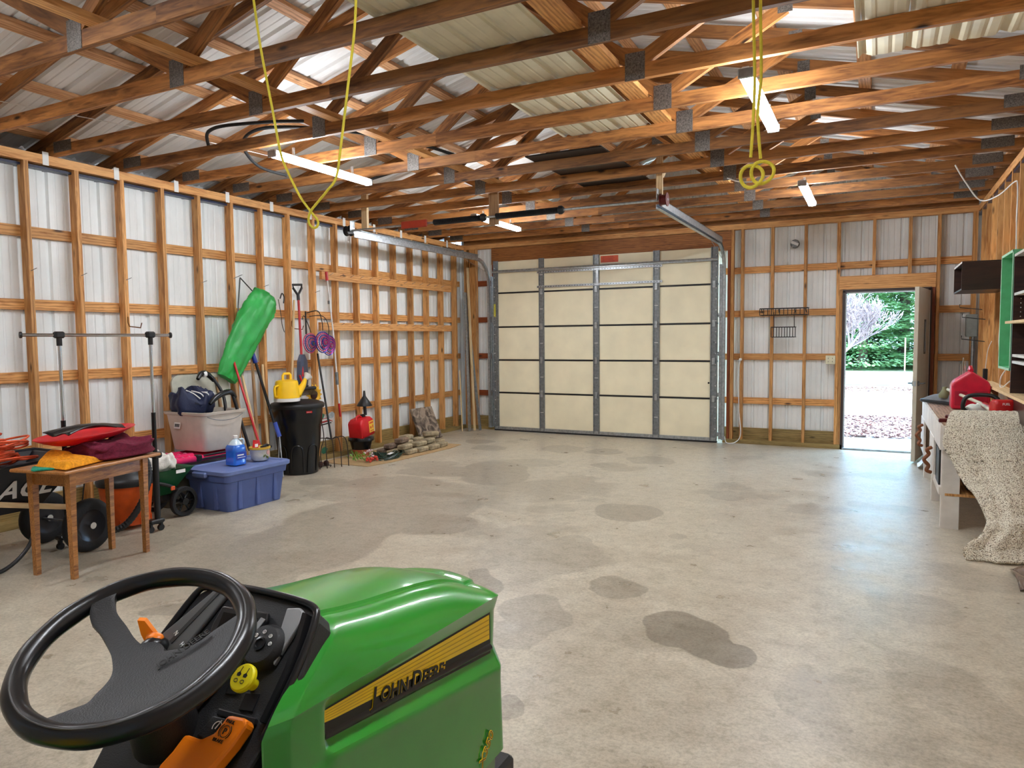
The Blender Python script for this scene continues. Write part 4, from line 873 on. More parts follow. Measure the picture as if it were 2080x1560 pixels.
cloth('drawstring_bag', simple('bag_navy', (22, 32, 66), .6, bump=.5), (-5.96, 4.73, .80), .38, .34, .24, R(60), 21, 'navy drawstring bag with white print on the pale grey bin', 'bag'); rumple(bpy.data.objects['drawstring_bag'], .07, .07)
mb = MB()
for k in range(4): mb.tube(catmull([(-5.90, 4.62+.06*k, 1.055-.01*k), (-5.84+.02*k, 4.66+.06*k, 1.02), (-5.80, 4.70+.05*k, .97)], 4), .006, 5)
o = part('bag_print', mb, ink_w, None); o.parent = bpy.data.objects['drawstring_bag']
# black trimmer handles sticking out
def handle_tool(pts, lab, grip):
    t = thing('trimmer_handle', lab, 'tool', pts[0]); part('shaft', MB().tube(catmull(pts, 8), .016, 10), MT['black'], t, world=True, smooth=50)
    part('grip', MB().tube(catmull(grip, 8), [.018+.012*sin(pi*i/(8*(len(grip)-1))) for i in range(8*(len(grip)-1)+1)], 10), MT['black_gloss'], t, world=True, smooth=50); return t
t1 = handle_tool([(-5.80, 5.0, .60), (-5.92, 5.08, .95), (-6.02, 5.03, 1.16)], 'long black tool handle rising highest from the pale grey bin', [(-6.02, 5.05, 1.12), (-6.03, 4.98, 1.19), (-6.02, 4.90, 1.20), (-6.0, 4.84, 1.15)])
part('white_band', MB().lathe([(.03, -.02), (.032, 0), (.03, .02)], (-6.02, 4.93, 1.195), (.1, -1, -.1), 14), ink_w, t1, world=True, smooth=50)
t2 = handle_tool([(-5.62, 5.12, .42), (-5.68, 5.08, .70), (-5.72, 5.02, .98)], 'black loop-handled trimmer grip beside the red pole', [(-5.72, 5.05, .96), (-5.72, 4.98, 1.02), (-5.72, 4.84, .99), (-5.72, 4.74, .92)])

# tall things leaning on the wall
def pole(name, lab, cat, segs, grp=None):
    """segs: (part name, points, radius, material)"""
    t = thing(name, lab, cat, segs[0][1][0], group=grp)
    for nm, pts, r, mt_ in segs: part(nm, MB().tube(pts, r, 10), mt_ if not isinstance(mt_, str) else MT[mt_], t, world=True, smooth=60)
    return t
def WP(px, py, x, lo=None): return px
pole('red_pole', 'red metal pole with black grip leaning across the green bag', 'pole', [('shaft', [(-5.55, 5.20, .42), (-6.06, 5.32, 1.38)], .0125, 'red_paint'), ('grip', [(-6.06, 5.32, 1.38), (-6.10, 5.335, 1.50)], .016, 'black'), ('tip', [(-6.10, 5.335, 1.50), (-6.11, 5.34, 1.53)], .014, 'red_paint')])
pk = pole('fruit_picker', 'long black and blue pole with blue picking cage on top', 'tool', [('shaft', [(-5.92, 5.83, .55), (-6.10, 5.72, 1.34)], .016, 'black'), ('blue_grip', [(-5.89, 5.85, .46), (-5.93, 5.825, .62)], .024, simple('grip_blue', (66, 92, 190), .5)), ('collar', [(-6.09, 5.73, 1.28), (-6.12, 5.71, 1.40)], .024, simple('picker_blue', (24, 52, 150), .35))])
mb = MB()
for k in range(10):
    a = 2*pi*k/10; c0 = V((-6.12, 5.71, 1.40)); mb.tube(catmull([c0+V((.015*cos(a), .015*sin(a), 0)), c0+V((.06*cos(a), .06*sin(a), .08)), c0+V((.055*cos(a)-.01, .055*sin(a), .22))], 4), .0045, 5)
mb.tube([V((-6.13+.056*cos(2*pi*k/16), 5.71+.056*sin(2*pi*k/16), 1.62)) for k in range(16)], .005, 5, closed=True)
part('cage', mb, MT['picker_blue'], pk, world=True)
part('prong', MB().tube([(-5.89, 5.85, .47), (-5.88, 5.80, .02)], .007, 6), MT['galv'], pk, world=True); part('prong', MB().tube([(-5.89, 5.85, .47), (-5.80, 5.80, .02)], .007, 6), MT['galv'], pk, world=True)
def woodpole(p0, p1, r, m, lab): o = part('wooden_handle', MB().xf(Matrix()), None) if 0 else None; L = (V(p1)-V(p0)).length; mb = MB().tube([(0, 0, 0), (L/2, 0, 0), (L, 0, 0)], [r, r*1.05, r*.9], 12); x = (V(p1)-V(p0)).normalized(); mtx = x.to_track_quat('X', 'Z').to_matrix().to_4x4(); mtx.translation = V(p0); me = mb.mesh('wooden_handle', MT[m], 60); o = link(bpy.data.objects.new('wooden_handle', me)); o.matrix_world = mtx; tag(o, lab, 'tool handle', 'wooden tool handles leaning on the wall'); return o
woodpole((-6.0, 5.60, .02), (-6.14, 5.66, 1.40), .017, 'oldwood', 'weathered grey wooden handle leaning just left of the blue fruit picker')
woodpole((-5.98, 5.72, .02), (-6.13, 5.80, 1.26), .017, 'pale', 'pale wooden handle leaning right behind the blue fruit picker pole')
woodpole((-5.80, 5.50, .02), (-6.14, 5.52, 1.15), .016, 'pale', 'pale wooden handle behind the red pole')
woodpole((-5.92, 5.40, .02), (-6.12, 5.38, 1.20), .018, 'oldwood', 'brown wooden handle standing behind the black trimmer grip')
woodpole((-5.98, 5.22, .02), (-6.12, 5.16, 1.15), .018, 'oldwood', 'brown wooden handle below the green bag')
# green bag hung from a nail by its black strap
gb = thing('carry_bag', 'long green nylon carry bag hanging by a black strap from a nail', 'bag', (-6.15, 5.7, 1.0))
ax = [((-6.08, 5.26, 1.13), 0.112, .05), ((-6.07, 5.30, 1.20), 0.136, .06), ((-6.07, 5.40, 1.38), 0.166, .075), ((-6.07, 5.53, 1.60), 0.190, .09), ((-6.07, 5.68, 1.80), 0.196, .09), ((-6.08, 5.78, 1.93), 0.190, .08), ((-6.09, 5.84, 2.02), 0.166, .06), ((-6.10, 5.86, 2.06), 0.118, .03)]
rings = []; rg = catmull([a for a, _, _ in ax], 6)
for i, p_ in enumerate(rg):
    t_ = i/(len(rg)-1)*(len(ax)-1); k = min(int(t_), len(ax)-2); f = t_-k; w = ax[k][1]*(1-f)+ax[k+1][1]*f; d = ax[k][2]*(1-f)+ax[k+1][2]*f
    tg = (V(rg[min(i+1, len(rg)-1)])-V(rg[max(i-1, 0)])).normalized(); sd = V((1, 0, 0)); ac = tg.cross(sd).normalized()
    rings.append([V(p_)+ac*w*cos(a)*(1+.06*sin(5*a+i*.4))+sd*d*sin(a)*(1+.10*sin(9*a+i*.15)+.06*sin(17*a)) for a in [2*pi*j/40 for j in range(40)]])
part('bag_body', MB().loft(rings), simple('nylon_green', (44, 160, 72), .40, var=.10, vscale=6, bump=.3), gb, world=True, smooth=60); rumple(bpy.data.objects['bag_body'], .035, .06)
part('strap', MB().tube([(-6.16, 5.555, 2.21), (-6.13, 5.72, 2.05)], .007, 6).tube([(-6.16, 5.555, 2.21), (-6.12, 5.48, 1.90), (-6.07, 5.42, 1.56)], .007, 6), MT['black'], gb, world=True)
part('drawcord', MB().tube(catmull([(-6.02, 5.99, 2.0), (-6.03, 6.03, 2.06), (-6.04, 6.07, 2.02), (-6.04, 6.06, 1.95)], 6), .007, 6).tube(catmull([(-6.03, 5.97, 1.99), (-6.0, 5.97, 1.85), (-5.99, 5.98, 1.70), (-6.0, 6.02, 1.62)], 6), .004, 6), MT['black'], gb, world=True)
part('nail', MB().tube([(XW-.03, 5.56, 2.20), (XW+.13, 5.56, 2.24)], .004, 6), MT['galv_dark'], gb, world=True)
# D-handled shovel, broom and spade
sh = pole('red_shovel', 'red-shafted tool with black D-shaped handle hanging head down', 'shovel', [('shaft', [(-6.12, 6.52, 2.02), (-6.02, 6.45, 1.10)], .014, 'red_paint'), ('socket', [(-6.13, 6.525, 2.08), (-6.12, 6.52, 2.0)], .019, 'black')])
part('d_handle', MB().tube([(-6.13, 6.525, 2.06), (-6.14, 6.46, 2.14), (-6.14, 6.455, 2.18), (-6.14, 6.60, 2.19), (-6.14, 6.60, 2.15), (-6.13, 6.525, 2.06)], .014, 8), MT['black'], sh, world=True, smooth=50)
part('blade', MB().loft([[V((-6.02-d, 6.47+s*w, z)) for s in (-1, -.5, 0, .5, 1) for d in (.02*abs(s)**2,)] for w, z in ((.045, 1.36), (.085, 1.28), (.095, 1.1), (.085, 1.0))], closed=False), simple('blade_slate', (70, 74, 92), .4, .3), sh, world=True, thick=.004)
br = pole('push_broom', 'stiff-bristled broom head with a red shaft behind the watering can', 'broom', [('shaft', [(-6.0, 6.42, 1.12), (-5.98, 6.46, .98)], .012, 'red_paint')])
part('head', MB().box((-5.98, 6.50, .96), (.06, .30, .035), bev=.01).box((-5.98, 6.47, .99), (.04, .12, .03), bev=.01), MT['black'], br, world=True)
mb = MB()
for i in range(18):
    for j in range(3): mb.tube([(-6.0+.02*j, 6.37+.016*i, .945), (-6.0+.02*j+.01, 6.36+.0175*i, .88)], .0035, 4)
part('bristles', mb, simple('bristle_brown', (96, 78, 52), .8), br, world=True)
woodpole((-6.05, 6.30, 1.0), (-6.14, 6.47, 2.0), .013, 'pale', 'thin pale wooden handle beside the red shovel shaft')
# white and grey telescopic pole, wind spinners, garden fork
pole('telescopic_pole', 'white telescopic pole with red tip and grey grips hanging from the hook rail', 'pole', [('upper_tube', [(-6.16, 7.02, 2.30), (-6.12, 7.06, 1.64)], .009, 'white_plastic'), ('red_tip', [(-6.17, 7.02, 2.38), (-6.16, 7.02, 2.27)], .019, 'red_paint'), ('collar', [(-6.15, 7.03, 1.98), (-6.15, 7.03, 2.02)], .015, 'galv_dark'), ('lower_tube', [(-6.12, 7.06, 1.64), (-6.07, 7.10, .55)], .010, 'white_plastic'), ('grip', [(-6.10, 7.08, 1.12), (-6.095, 7.085, .96)], .020, 'galv_dark'), ('red_base', [(-6.08, 7.09, .72), (-6.07, 7.10, .55)], .014, 'red_paint')])
spinc = None
def spin_mat(name, cols):
    m, nt, b = nodes(name); L = nt.links.new; tc = N(nt, 'ShaderNodeTexCoord'); sep = N(nt, 'ShaderNodeVectorMath', _operation='LENGTH'); L(tc.outputs['Object'], sep.inputs[0])
    vo = N(nt, 'ShaderNodeTexVoronoi', Scale=60.0); L(tc.outputs['Object'], vo.inputs['Vector']); a = N(nt, 'ShaderNodeMath', _operation='MULTIPLY_ADD'); L(sep.outputs['Value'], a.inputs[0]); a.inputs[1].default_value = 9.0; L(vo.outputs['Distance'], a.inputs[2])
    r = ramp(nt, a.outputs[0], [(i/(len(cols)-1), lin(*c)) for i, c in enumerate(cols)]); L(r.outputs[0], b.inputs['Base Color']); b.inputs['Metallic'].default_value = .5; b.inputs['Roughness'].default_value = .3; return m
SM = [spin_mat('spin_a', [(150, 40, 120), (220, 90, 160), (230, 200, 90), (60, 150, 140), (60, 50, 150)]), spin_mat('spin_b', [(80, 50, 140), (150, 70, 170), (220, 210, 120), (40, 60, 150), (200, 60, 120)])]
def spinner(c, r, i, lab):
    t = thing('wind_spinner', lab, 'ornament', c, group='hanging metal wind spinners')
    for k in range(6):
        rr = r*(1-.155*k); a = .25*k; part('ring', MB().tube([(.006*sin(a+2*pi*j/32*2)+.01*k, rr*cos(2*pi*j/32), rr*sin(2*pi*j/32)) for j in range(32)], r*.055, 6, closed=True), SM[(i+k) % 2], t)
    mb = MB()
    for k in range(20): a = 2*pi*k/20; mb.tube([(.02, r*.22*cos(a), r*.22*sin(a)), (.0, r*.97*cos(a+.35), r*.97*sin(a+.35))], .0025, 4)
    part('rays', mb, SM[i % 2], t)
    part('centre_disc', MB().lathe([(r*.26, -.004), (r*.26, .004)], (.03, 0, 0), (1, 0, 0), 18), SM[(i+1) % 2], t)
spinner((-6.0, 6.83, 1.50), .125, 0, 'large round purple wind spinner hanging in front of the two others')
spinner((-6.06, 6.68, 1.49), .115, 1, 'pink wind spinner hanging just right of the red shovel shaft')
spinner((-6.06, 7.0, 1.46), .12, 0, 'red and blue wind spinner hanging behind the white telescopic pole')
o = part('spinner_hook', MB().tube(catmull([(-6.22, 6.72, 1.78), (-6.10, 6.62, 1.82), (-6.03, 6.60, 1.74), (-6.05, 6.68, 1.62)], 6), .005, 6).tube(catmull([(-6.22, 6.80, 1.86), (-6.08, 6.84, 1.88), (-6.02, 6.84, 1.76), (-6.0, 6.83, 1.64)], 6), .006, 6).tube(catmull([(-6.22, 6.84, 1.82), (-6.10, 6.95, 1.82), (-6.06, 7.0, 1.70), (-6.06, 7.0, 1.59)], 6), .005, 6).tube([(-6.24, 6.80, 1.60), (-6.24, 6.80, 1.88)], .01, 6), MT['black'], None, smooth=50); tag(o, 'black curled iron hooks holding the wind spinners on the stud', 'hook')
gf = thing('garden_fork', 'rusty black garden fork standing tines down beside the bin', 'garden fork', (-5.72, 6.55, 0))
part('handle', MB().tube([(-6.12, 6.75, 1.36), (-5.80, 6.60, .34)], .012, 8), MT['black'], gf, world=True, smooth=50)
mb = MB()
for k in range(5):
    s = (k-2)*.075; mb.tube(catmull([(-5.80, 6.60, .34), (-5.80+s*.4, 6.60+s*.9, .36), (-5.76+s*.5, 6.58+s*1.1, .26), (-5.71+s*.5, 6.54+s*1.1, .012)], 5), .0055, 6)
part('tines', mb, simple('rust_black', (52, 40, 34), .6, .4), gf, world=True, smooth=50)

# black trash can with lid, watering can and sunflower
tc_ = thing('trash_can', 'tall black plastic trash can with closed lid against the tool wall', 'trash can', (-5.93, 6.17, 0))
part('can', MB().lathe([(.205, 0), (.215, .01), (.222, .14), (.25, .40), (.258, .56), (.27, .58), (.283, .77)], (-5.93, 6.17, 0), n=44), MT['black_gloss'], tc_, world=True, smooth=40)
part('lid', MB().lathe([(.296, .755), (.302, .77), (.302, .795), (.29, .81), (.22, .835), (.10, .845)], (-5.93, 6.17, 0), n=44), MT['black'], tc_, world=True, smooth=40)
for a in (-50, -5, -95): part('moulded_arch', MB().tube(catmull([V((-5.93+r_*cos(R(a+d)), 6.17+r_*sin(R(a+d)), z)) for d, z, r_ in ((-17, .03, .220), (-15, .25, .238), (-9, .33, .247), (9, .33, .247), (15, .25, .238), (17, .03, .220))], 5), .007, 6), MT['black_gloss'], tc_, world=True, smooth=50)
part('brand_plate', MB().box((-5.93+.283*cos(R(-20)), 6.17+.283*sin(R(-20)), .72), (.006, .07, .022), rz=R(-20)), MT['red_paint'], tc_, world=True)
text_part('brand_name', 'Rubbermaid', .011, ink_w, tc_, frame((-5.93+.287*cos(R(-20))+.03*sin(R(-20)), 6.17+.287*sin(R(-20))-.03*cos(R(-20)), .716), (sin(R(20)), cos(R(20)), 0), (0, 0, 1)))
wc = thing('watering_can', 'yellow plastic watering can with white base and rose on the trash can lid', 'watering can', (-5.86, 6.02, .845))
yc_ = simple('can_yellow', (250, 200, 20), .35, var=.02)
part('body', MB().lathe([(.105, .03), (.115, .035), (.102, .17), (.096, .19), (.06, .20)], n=32), yc_, wc, smooth=45); part('white_base', MB().lathe([(.108, .0), (.116, .005), (.116, .032), (.106, .034)], n=32), MT['white_plastic'], wc, smooth=45)
part('spout', MB().tube([(.04, .08, .06), (.05, .155, .14), (.05, .19, .20)], [.045, .028, .017], 12), yc_, wc, smooth=50); part('rose', MB().lathe([(.016, 0), (.024, .02), (.042, .045), (.044, .05)], (.05, .185, .195), (.1, .75, .65), 20), MT['white_plastic'], wc, smooth=50)
part('top_handle', MB().tube([(.0, -.045, .185), (.0, -.045, .24), (.0, -.03, .255), (.0, .035, .255), (.0, .05, .24), (.0, .05, .19)], .012, 8), yc_, wc, smooth=50); part('side_handle', MB().tube([(0, -.095, .15), (0, -.145, .145), (0, -.15, .12), (0, -.145, .06), (0, -.105, .045)], .011, 8), yc_, wc, smooth=50)
sf = thing('sunflower_ornament', 'metal sunflower ornament with yellow petals peeking over the trash can', 'ornament', (-6.05, 6.50, .0))
sc = V((-6.03, 6.50, .87))
mb = MB()
for k in range(14): a = 2*pi*k/14; u = V((.15, cos(a), sin(a))); w_ = V((0, -sin(a), cos(a))); mb.loft([[sc+u*.045+w_*.012, sc+u*.045-w_*.012], [sc+u*.085+w_*.024+V((.02, 0, 0)), sc+u*.085-w_*.024+V((.02, 0, 0))], [sc+u*.135+w_*.002, sc+u*.135-w_*.002]], closed=False)
part('petals', mb, simple('petal_yellow', (232, 176, 30), .5), sf, world=True, thick=.003); part('flower_centre', MB().ball(sc+V((.02, 0, 0)), .055, 16, (.4, 1, 1)), simple('seed_brown', (56, 26, 20), .8, bump=1), sf, world=True, smooth=60)
part('stem', MB().tube([(-6.06, 6.50, .0), (-6.05, 6.50, .84)], .006, 6), MT['rust_black'], sf, world=True)
lp = thing('leaf_plant_stand', 'rusty iron plant stand with green metal leaves beside the trash can', 'ornament', (-5.9, 6.62, 0))
part('frame', MB().tube(catmull([(-5.86, 6.42, .02), (-5.95, 6.50, .18), (-6.0, 6.62, .35), (-6.02, 6.58, .62)], 6), .006, 6).tube(catmull([(-5.95, 6.42, .02), (-5.9, 6.5, .015), (-5.84, 6.55, .02), (-5.8, 6.5, .015)], 5), .006, 6).tube([(-6.06, 6.46, .47), (-6.04, 6.80, .50)], .008, 6), MT['rust_black'], lp, world=True)
part('wire_basket', MB().tube([(-6.02, 6.46, .50), (-6.0, 6.56, .56), (-6.0, 6.68, .57), (-6.0, 6.78, .52)], .005, 5).tube([(-6.06, 6.46, .50), (-6.04, 6.78, .53)], .012, 6), MT['red_paint'], lp, world=True)
for z, y in ((.60, 6.56), (.18, 6.60), (.60, 6.74)): part('leaf', MB().prism([(-.06, 0), (-.03, .045), (.03, .04), (.065, .0), (.02, -.04), (-.03, -.035)], (-5.98, y, z), (0, .9, .3), (0, -.3, .9), (.003, 0, 0)), simple('leaf_green', (20, 92, 62), .4) if z == .60 and y < 6.6 else MT['leaf_green'] if y < 6.7 else MT['galv'], lp, world=True)
for y in (6.46, 6.56): part('pine_cone', MB().ball((-5.9, y-.02, .04), .035, 10, (1, 1, 1.1)), MT['seed_brown'], lp, world=True)

# terracotta pot with gas can
pt_ = thing('terracotta_pot', 'terracotta plastic pot holding a black pot under the red gas can', 'plant pot', (-6.0, 7.42, 0))
part('pot', MB().lathe([(.095, 0), (.10, .01), (.135, .20), (.14, .205)], (-6.0, 7.42, 0), n=30), simple('terracotta', (178, 92, 66), .6), pt_, world=True, smooth=45)
o = thing('nursery_pot', 'black plastic pot nested inside the terracotta pot', 'plant pot', (-6.0, 7.42, .2)); part('pot', MB().lathe([(.12, .1), (.145, .205), (.165, .21), (.168, .25), (.16, .262), (.12, .265)], (-6.0, 7.42, 0), n=32), MT['black_gloss'], o, world=True, smooth=45)
def rcan(t, c, hx, hy, h, m, rz=0, tilt=0):
    M = Matrix.Translation(c) @ Matrix.Rotation(rz, 4, 'Z') @ Matrix.Rotation(tilt, 4, 'X')
    return part('body', MB().loft([rrect(0, 0, a, b, .03, z) for a, b, z in ((hx*.9, hy*.9, 0), (hx, hy, .015), (hx, hy, h*.72), (hx*.95, hy*.93, h*.82), (hx*.8, hy*.75, h*.93), (hx*.7, hy*.65, h*.95))]).xf(M), m, t, world=True, smooth=50), M
gc = thing('gas_can', 'red plastic gas can with yellow warning label, tilted on the black pot', 'gas can', (-5.98, 7.42, .27))
_, M = rcan(gc, (-5.98, 7.42, .267), .11, .15, .26, MT['red_plastic'], R(6), R(8))
part('label', MB().box((.112, .07, .12), (.003, .11, .15)).xf(M), simple('gas_label', (240, 196, 60), .5), gc, world=True)
part('label_print', MB().box((.1145, .07, .17), (.001, .085, .022)).box((.1145, .05, .11), (.001, .03, .03)).box((.1145, .095, .115), (.001, .02, .04)).box((.1145, .07, .065), (.001, .08, .012)).xf(M), MT['orange_red'], gc, world=True)
part('handle', MB().tube([(0, -.11, .21), (0, -.10, .27), (0, -.03, .285), (0, .02, .25)], .014, 8).xf(M), MT['red_plastic'], gc, world=True, smooth=50); part('cap', MB().lathe([(.035, .24), (.035, .275), (.02, .28)], (0, .06, 0), n=18).xf(M), MT['black'], gc, world=True, smooth=45)
fn_ = thing('funnel', 'black plastic funnel upside down on the gas can spout', 'funnel', (-5.97, 7.5, .55)); part('cone', MB().lathe([(.10, 0), (.10, .01), (.06, .07), (.02, .13), (.012, .20)], (-5.97, 7.47, .66), n=28), MT['black'], fn_, world=True, smooth=45); part('tube', MB().tube([(-5.96, 7.47, .54), (-5.97, 7.47, .68)], .022, 12), MT['black'], fn_, world=True)
# flowers, hose
bq = thing('flower_bouquet', 'bunch of artificial flowers lying on the floor before the pot', 'flowers', (-5.72, 7.05, 0)); rnd = random.Random(4)
mb = MB(); mw = MB(); mr_ = MB()
for k in range(90):
    a = rnd.uniform(-.3, 3.6); r_ = rnd.uniform(.03, .20); c = V((-5.76+r_*.7*cos(a), 7.02+r_*.9*sin(a)-.03, rnd.uniform(.02, .10))); d = V((rnd.uniform(-1, 1), rnd.uniform(-1, 1), rnd.uniform(.2, 1.2))).normalized()*rnd.uniform(.04, .075); s = V((rnd.uniform(-1, 1), rnd.uniform(-1, 1), 0)).normalized()*.007; mb.add([c, c+d*.5+s, c+d, c+d*.5-s], [(0, 1, 2, 3)])
for k in range(16): mw.ball((-5.68+rnd.uniform(-.05, .05), 7.08+rnd.uniform(-.07, .07), rnd.uniform(.04, .15)), .014, 7)
for k in range(14): mr_.ball((-5.62+rnd.uniform(-.04, .05), 7.06+rnd.uniform(-.05, .11), rnd.uniform(.015, .07)), .018, 7)
part('foliage', mb, simple('sprig_green', (110, 170, 60), .6), bq, world=True); part('white_blossoms', mw, simple('blossom_white', (226, 200, 206), .7), bq, world=True, smooth=60); part('red_blossoms', mr_, simple('blossom_red', (206, 70, 56), .7), bq, world=True, smooth=60)
hs_ = cordpile((-5.62, 7.35, .018), .16, .24, .04, 12, simple('hose_green', (24, 52, 40), .4), 'dark green cable coiled on the cardboard in front of the pavers', 31, .007, cat='cable')
o = part('paper_tag', MB().box((-5.50, 7.28, .075), (.05, .09, .003), rx=R(8)), ink_w, None); tag(o, 'white paper tag on the coiled dark green cable', 'tag')
cb = part('cardboard_sheet', MB().prism([(-6.15, 6.72), (-5.42, 6.72), (-5.34, 7.10), (-5.27, 8.35), (-5.32, 8.72), (-6.1, 8.72)], (0, 0, .001), (1, 0, 0), (0, 1, 0), (0, 0, .006)), simple('cardboard', (176, 146, 104), .8), None); tag(cb, 'flattened cardboard under the pile of old paving blocks', 'cardboard')
# paving blocks
pav = simple('paver_stone', (158, 144, 116), .9, var=.25, vscale=14, bump=1.0, bscale=60); pav2 = simple('paver_brown', (124, 104, 88), .9, var=.25, vscale=14, bump=1.0, bscale=60)
pm = MB().box((0, 0, 0), (.225, .112, .062), bev=.012).mesh('paving_block', pav); pm2 = pm.copy(); pm2.materials.clear(); pm2.materials.append(pav2)
lay = []
rows = [(-5.50, 7.72, 10), (-5.47, 7.90, 3), (-5.45, 8.10, -8), (-5.46, 8.30, 20), (-5.66, 7.62, 4), (-5.68, 7.84, 8), (-5.66, 8.05, -5), (-5.64, 8.26, 3), (-5.66, 8.48, 15), (-5.86, 7.66, 0), (-5.88, 7.90, 5), (-5.86, 8.14, -6), (-5.87, 8.38, 2)]
for x, y, a in rows: lay.append((x, y, .0075+.031, a, 'bottom layer'))
for x, y, a in [(-5.56, 7.70, 14), (-5.55, 7.96, -4), (-5.60, 8.20, 9), (-5.78, 7.70, 2), (-5.77, 7.95, -10), (-5.80, 8.20, 5), (-5.78, 8.44, 12)]: lay.append((x, y, .0695+.031+.001, a, 'second layer'))
for x, y, a in [(-5.70, 7.80, 24), (-5.82, 8.02, 6), (-5.72, 8.40, 40)]: lay.append((x, y, .1315+.031+.002, a, 'top layer'))
words_ = ['nearest the black pot', 'second from the pot', 'third from the pot', 'fourth from the pot', 'fifth from the pot']
cnt = {}
for x, y, z, a, lay_ in sorted(lay, key=lambda q: (q[4], round(q[0]*5), q[1])):
    k_ = (lay_, 'outer row' if x > -5.6 else 'middle row' if x > -5.78 else 'wall-side row'); cnt[k_] = cnt.get(k_, 0)+1
    o = link(bpy.data.objects.new('paving_block', pm if (int(y*50)+int(x*90)) % 3 else pm2)); o.location = (x, y, z); o.rotation_euler = (0, 0, R(90+a*.3)) if a < 30 else (0, 0, R(50))
    tag(o, f'old paving block in the {lay_}, {k_[1]}, {words_[min(cnt[k_]-1, 4)]}', 'paving block', 'pile of old paving blocks')
# stained slab leaning on the wall
sl = part('stone_slab', MB().box((0, 0, .255), (.045, .50, .51), bev=.006).xf(Matrix.Translation((-5.99, 8.97, .012)) @ Matrix.Rotation(R(-4), 4, 'Z') @ Matrix.Rotation(R(-24), 4, 'Y')), None, None); tag(sl, 'square stained board leaning against the wall behind the pavers', 'board')
def slab_mat():
    m, nt, b = nodes('slab'); L = nt.links.new; tc = N(nt, 'ShaderNodeTexCoord'); n = N(nt, 'ShaderNodeTexNoise', Scale=6.0, Detail=5.0, Distortion=2.0); L(tc.outputs['Object'], n.inputs['Vector'])
    r = ramp(nt, n.outputs['Fac'], [(.36, lin(66, 58, 52)), (.46, lin(110, 96, 84)), (.6, lin(158, 142, 126)), (.8, lin(140, 120, 104))]); L(r.outputs[0], b.inputs['Base Color']); b.inputs['Roughness'].default_value = .75; return m
sl.data.materials.append(slab_mat())
# poles and channels in the corner
def cornerpole(lab, p0, p1, w, h, m, cat='pole'): o = beam('corner_strip', p0, p1, w, h, MT[m], None, up=(1, 0, 0)); tag(o, lab, cat, 'long strips stood in the far corner')
cornerpole('perforated galvanised steel channel standing in the far corner', (-5.98, 10.08, .005), (-6.15, 10.28, 2.30), .075, .02, 'galv')
cornerpole('pale wooden lath standing beside the steel channel in the corner', (-5.93, 10.16, .005), (-6.15, 10.36, 2.72), .05, .02, 'pale')
cornerpole('dark grey pipe leaning in the far corner behind the lath', (-5.86, 10.22, .005), (-6.14, 10.34, 1.9), .035, .035, 'galv_dark')
cornerpole('thin pale stick leaning nearest the last wall stud', (-6.06, 9.98, .005), (-6.17, 10.10, 1.0), .014, .014, 'pale')
# hanging ropes
def rope(name, lab, pts, r, n=5):
    o = part(name, MB().tube(catmull(pts, n), r, 8), MT['yellow_rope'], None, smooth=60); return tag(o, lab, 'rope', 'yellow ropes hanging from the trusses')
rope('hanging_rope', 'yellow rope hanging in a long loop with a twist at its lower end', [(-2.60, 2.45, 3.30), (-2.571, 2.45, 3.08), (-2.535, 2.45, 2.852), (-2.476, 2.45, 2.579), (-2.433, 2.45, 2.375), (-2.391, 2.45, 2.283), (-2.322, 2.45, 2.166), (-2.262, 2.455, 2.092), (-2.232, 2.46, 2.055), (-2.236, 2.46, 2.030), (-2.256, 2.455, 2.024), (-2.276, 2.45, 2.050), (-2.255, 2.44, 2.092), (-2.205, 2.44, 2.135), (-2.155, 2.44, 2.175), (-2.111, 2.45, 2.23), (-2.083, 2.45, 2.352), (-2.037, 2.45, 2.594), (-1.993, 2.45, 2.831), (-1.975, 2.45, 3.05), (-1.96, 2.45, 3.30)], .0055)
rr = thing('hanging_rope', 'doubled yellow rope with two small ring loops at its lower end', 'rope', (-.47, 3.2, 2.2), group='yellow ropes hanging from the trusses')
part('strand', MB().tube(catmull([(-.497, 3.2, 3.3), (-.492, 3.2, 2.93), (-.483, 3.2, 2.624), (-.486, 3.2, 2.45), (-.495, 3.2, 2.28)], 6), .0065, 8), MT['yellow_rope'], rr, world=True, smooth=60)
part('strand', MB().tube(catmull([(-.455, 3.2, 3.3), (-.463, 3.2, 2.93), (-.457, 3.2, 2.62), (-.468, 3.195, 2.45), (-.455, 3.2, 2.27)], 6), .0065, 8), MT['yellow_rope'], rr, world=True, smooth=60)
for cx_, cz_, dy in ((-.490, 2.200, 0), (-.448, 2.214, .012)): part('ring', MB().tube([(cx_+.046*cos(2*pi*k/28), 3.2+dy+.012*sin(4*pi*k/28), cz_+.046*sin(2*pi*k/28)) for k in range(28)], .0075, 8, closed=True), MT['yellow_rope'], rr, world=True, smooth=60)
# black hose coil lying over the trusses, white cables
hc = part('black_hose', MB().tube(catmull([(-5.15, 4.35, 3.20), (-4.9, 4.15, 3.24), (-4.5, 4.1, 3.225), (-3.95, 4.4, 3.24), (-3.7, 5.0, 3.225), (-3.75, 5.6, 3.24), (-4.1, 5.85, 3.22), (-4.5, 5.7, 3.10)], 10), .014, 8).tube(catmull([(-4.9, 5.0, 3.05), (-5.0, 4.75, 3.1), (-4.9, 4.5, 3.23), (-4.4, 4.3, 3.235), (-3.9, 4.7, 3.235), (-3.6, 5.3, 3.23), (-3.5, 5.9, 3.22)], 10), .014, 8), MT['rubber'], None, smooth=60); tag(hc, 'black hose looped over the trusses above the yellow rope', 'hose')

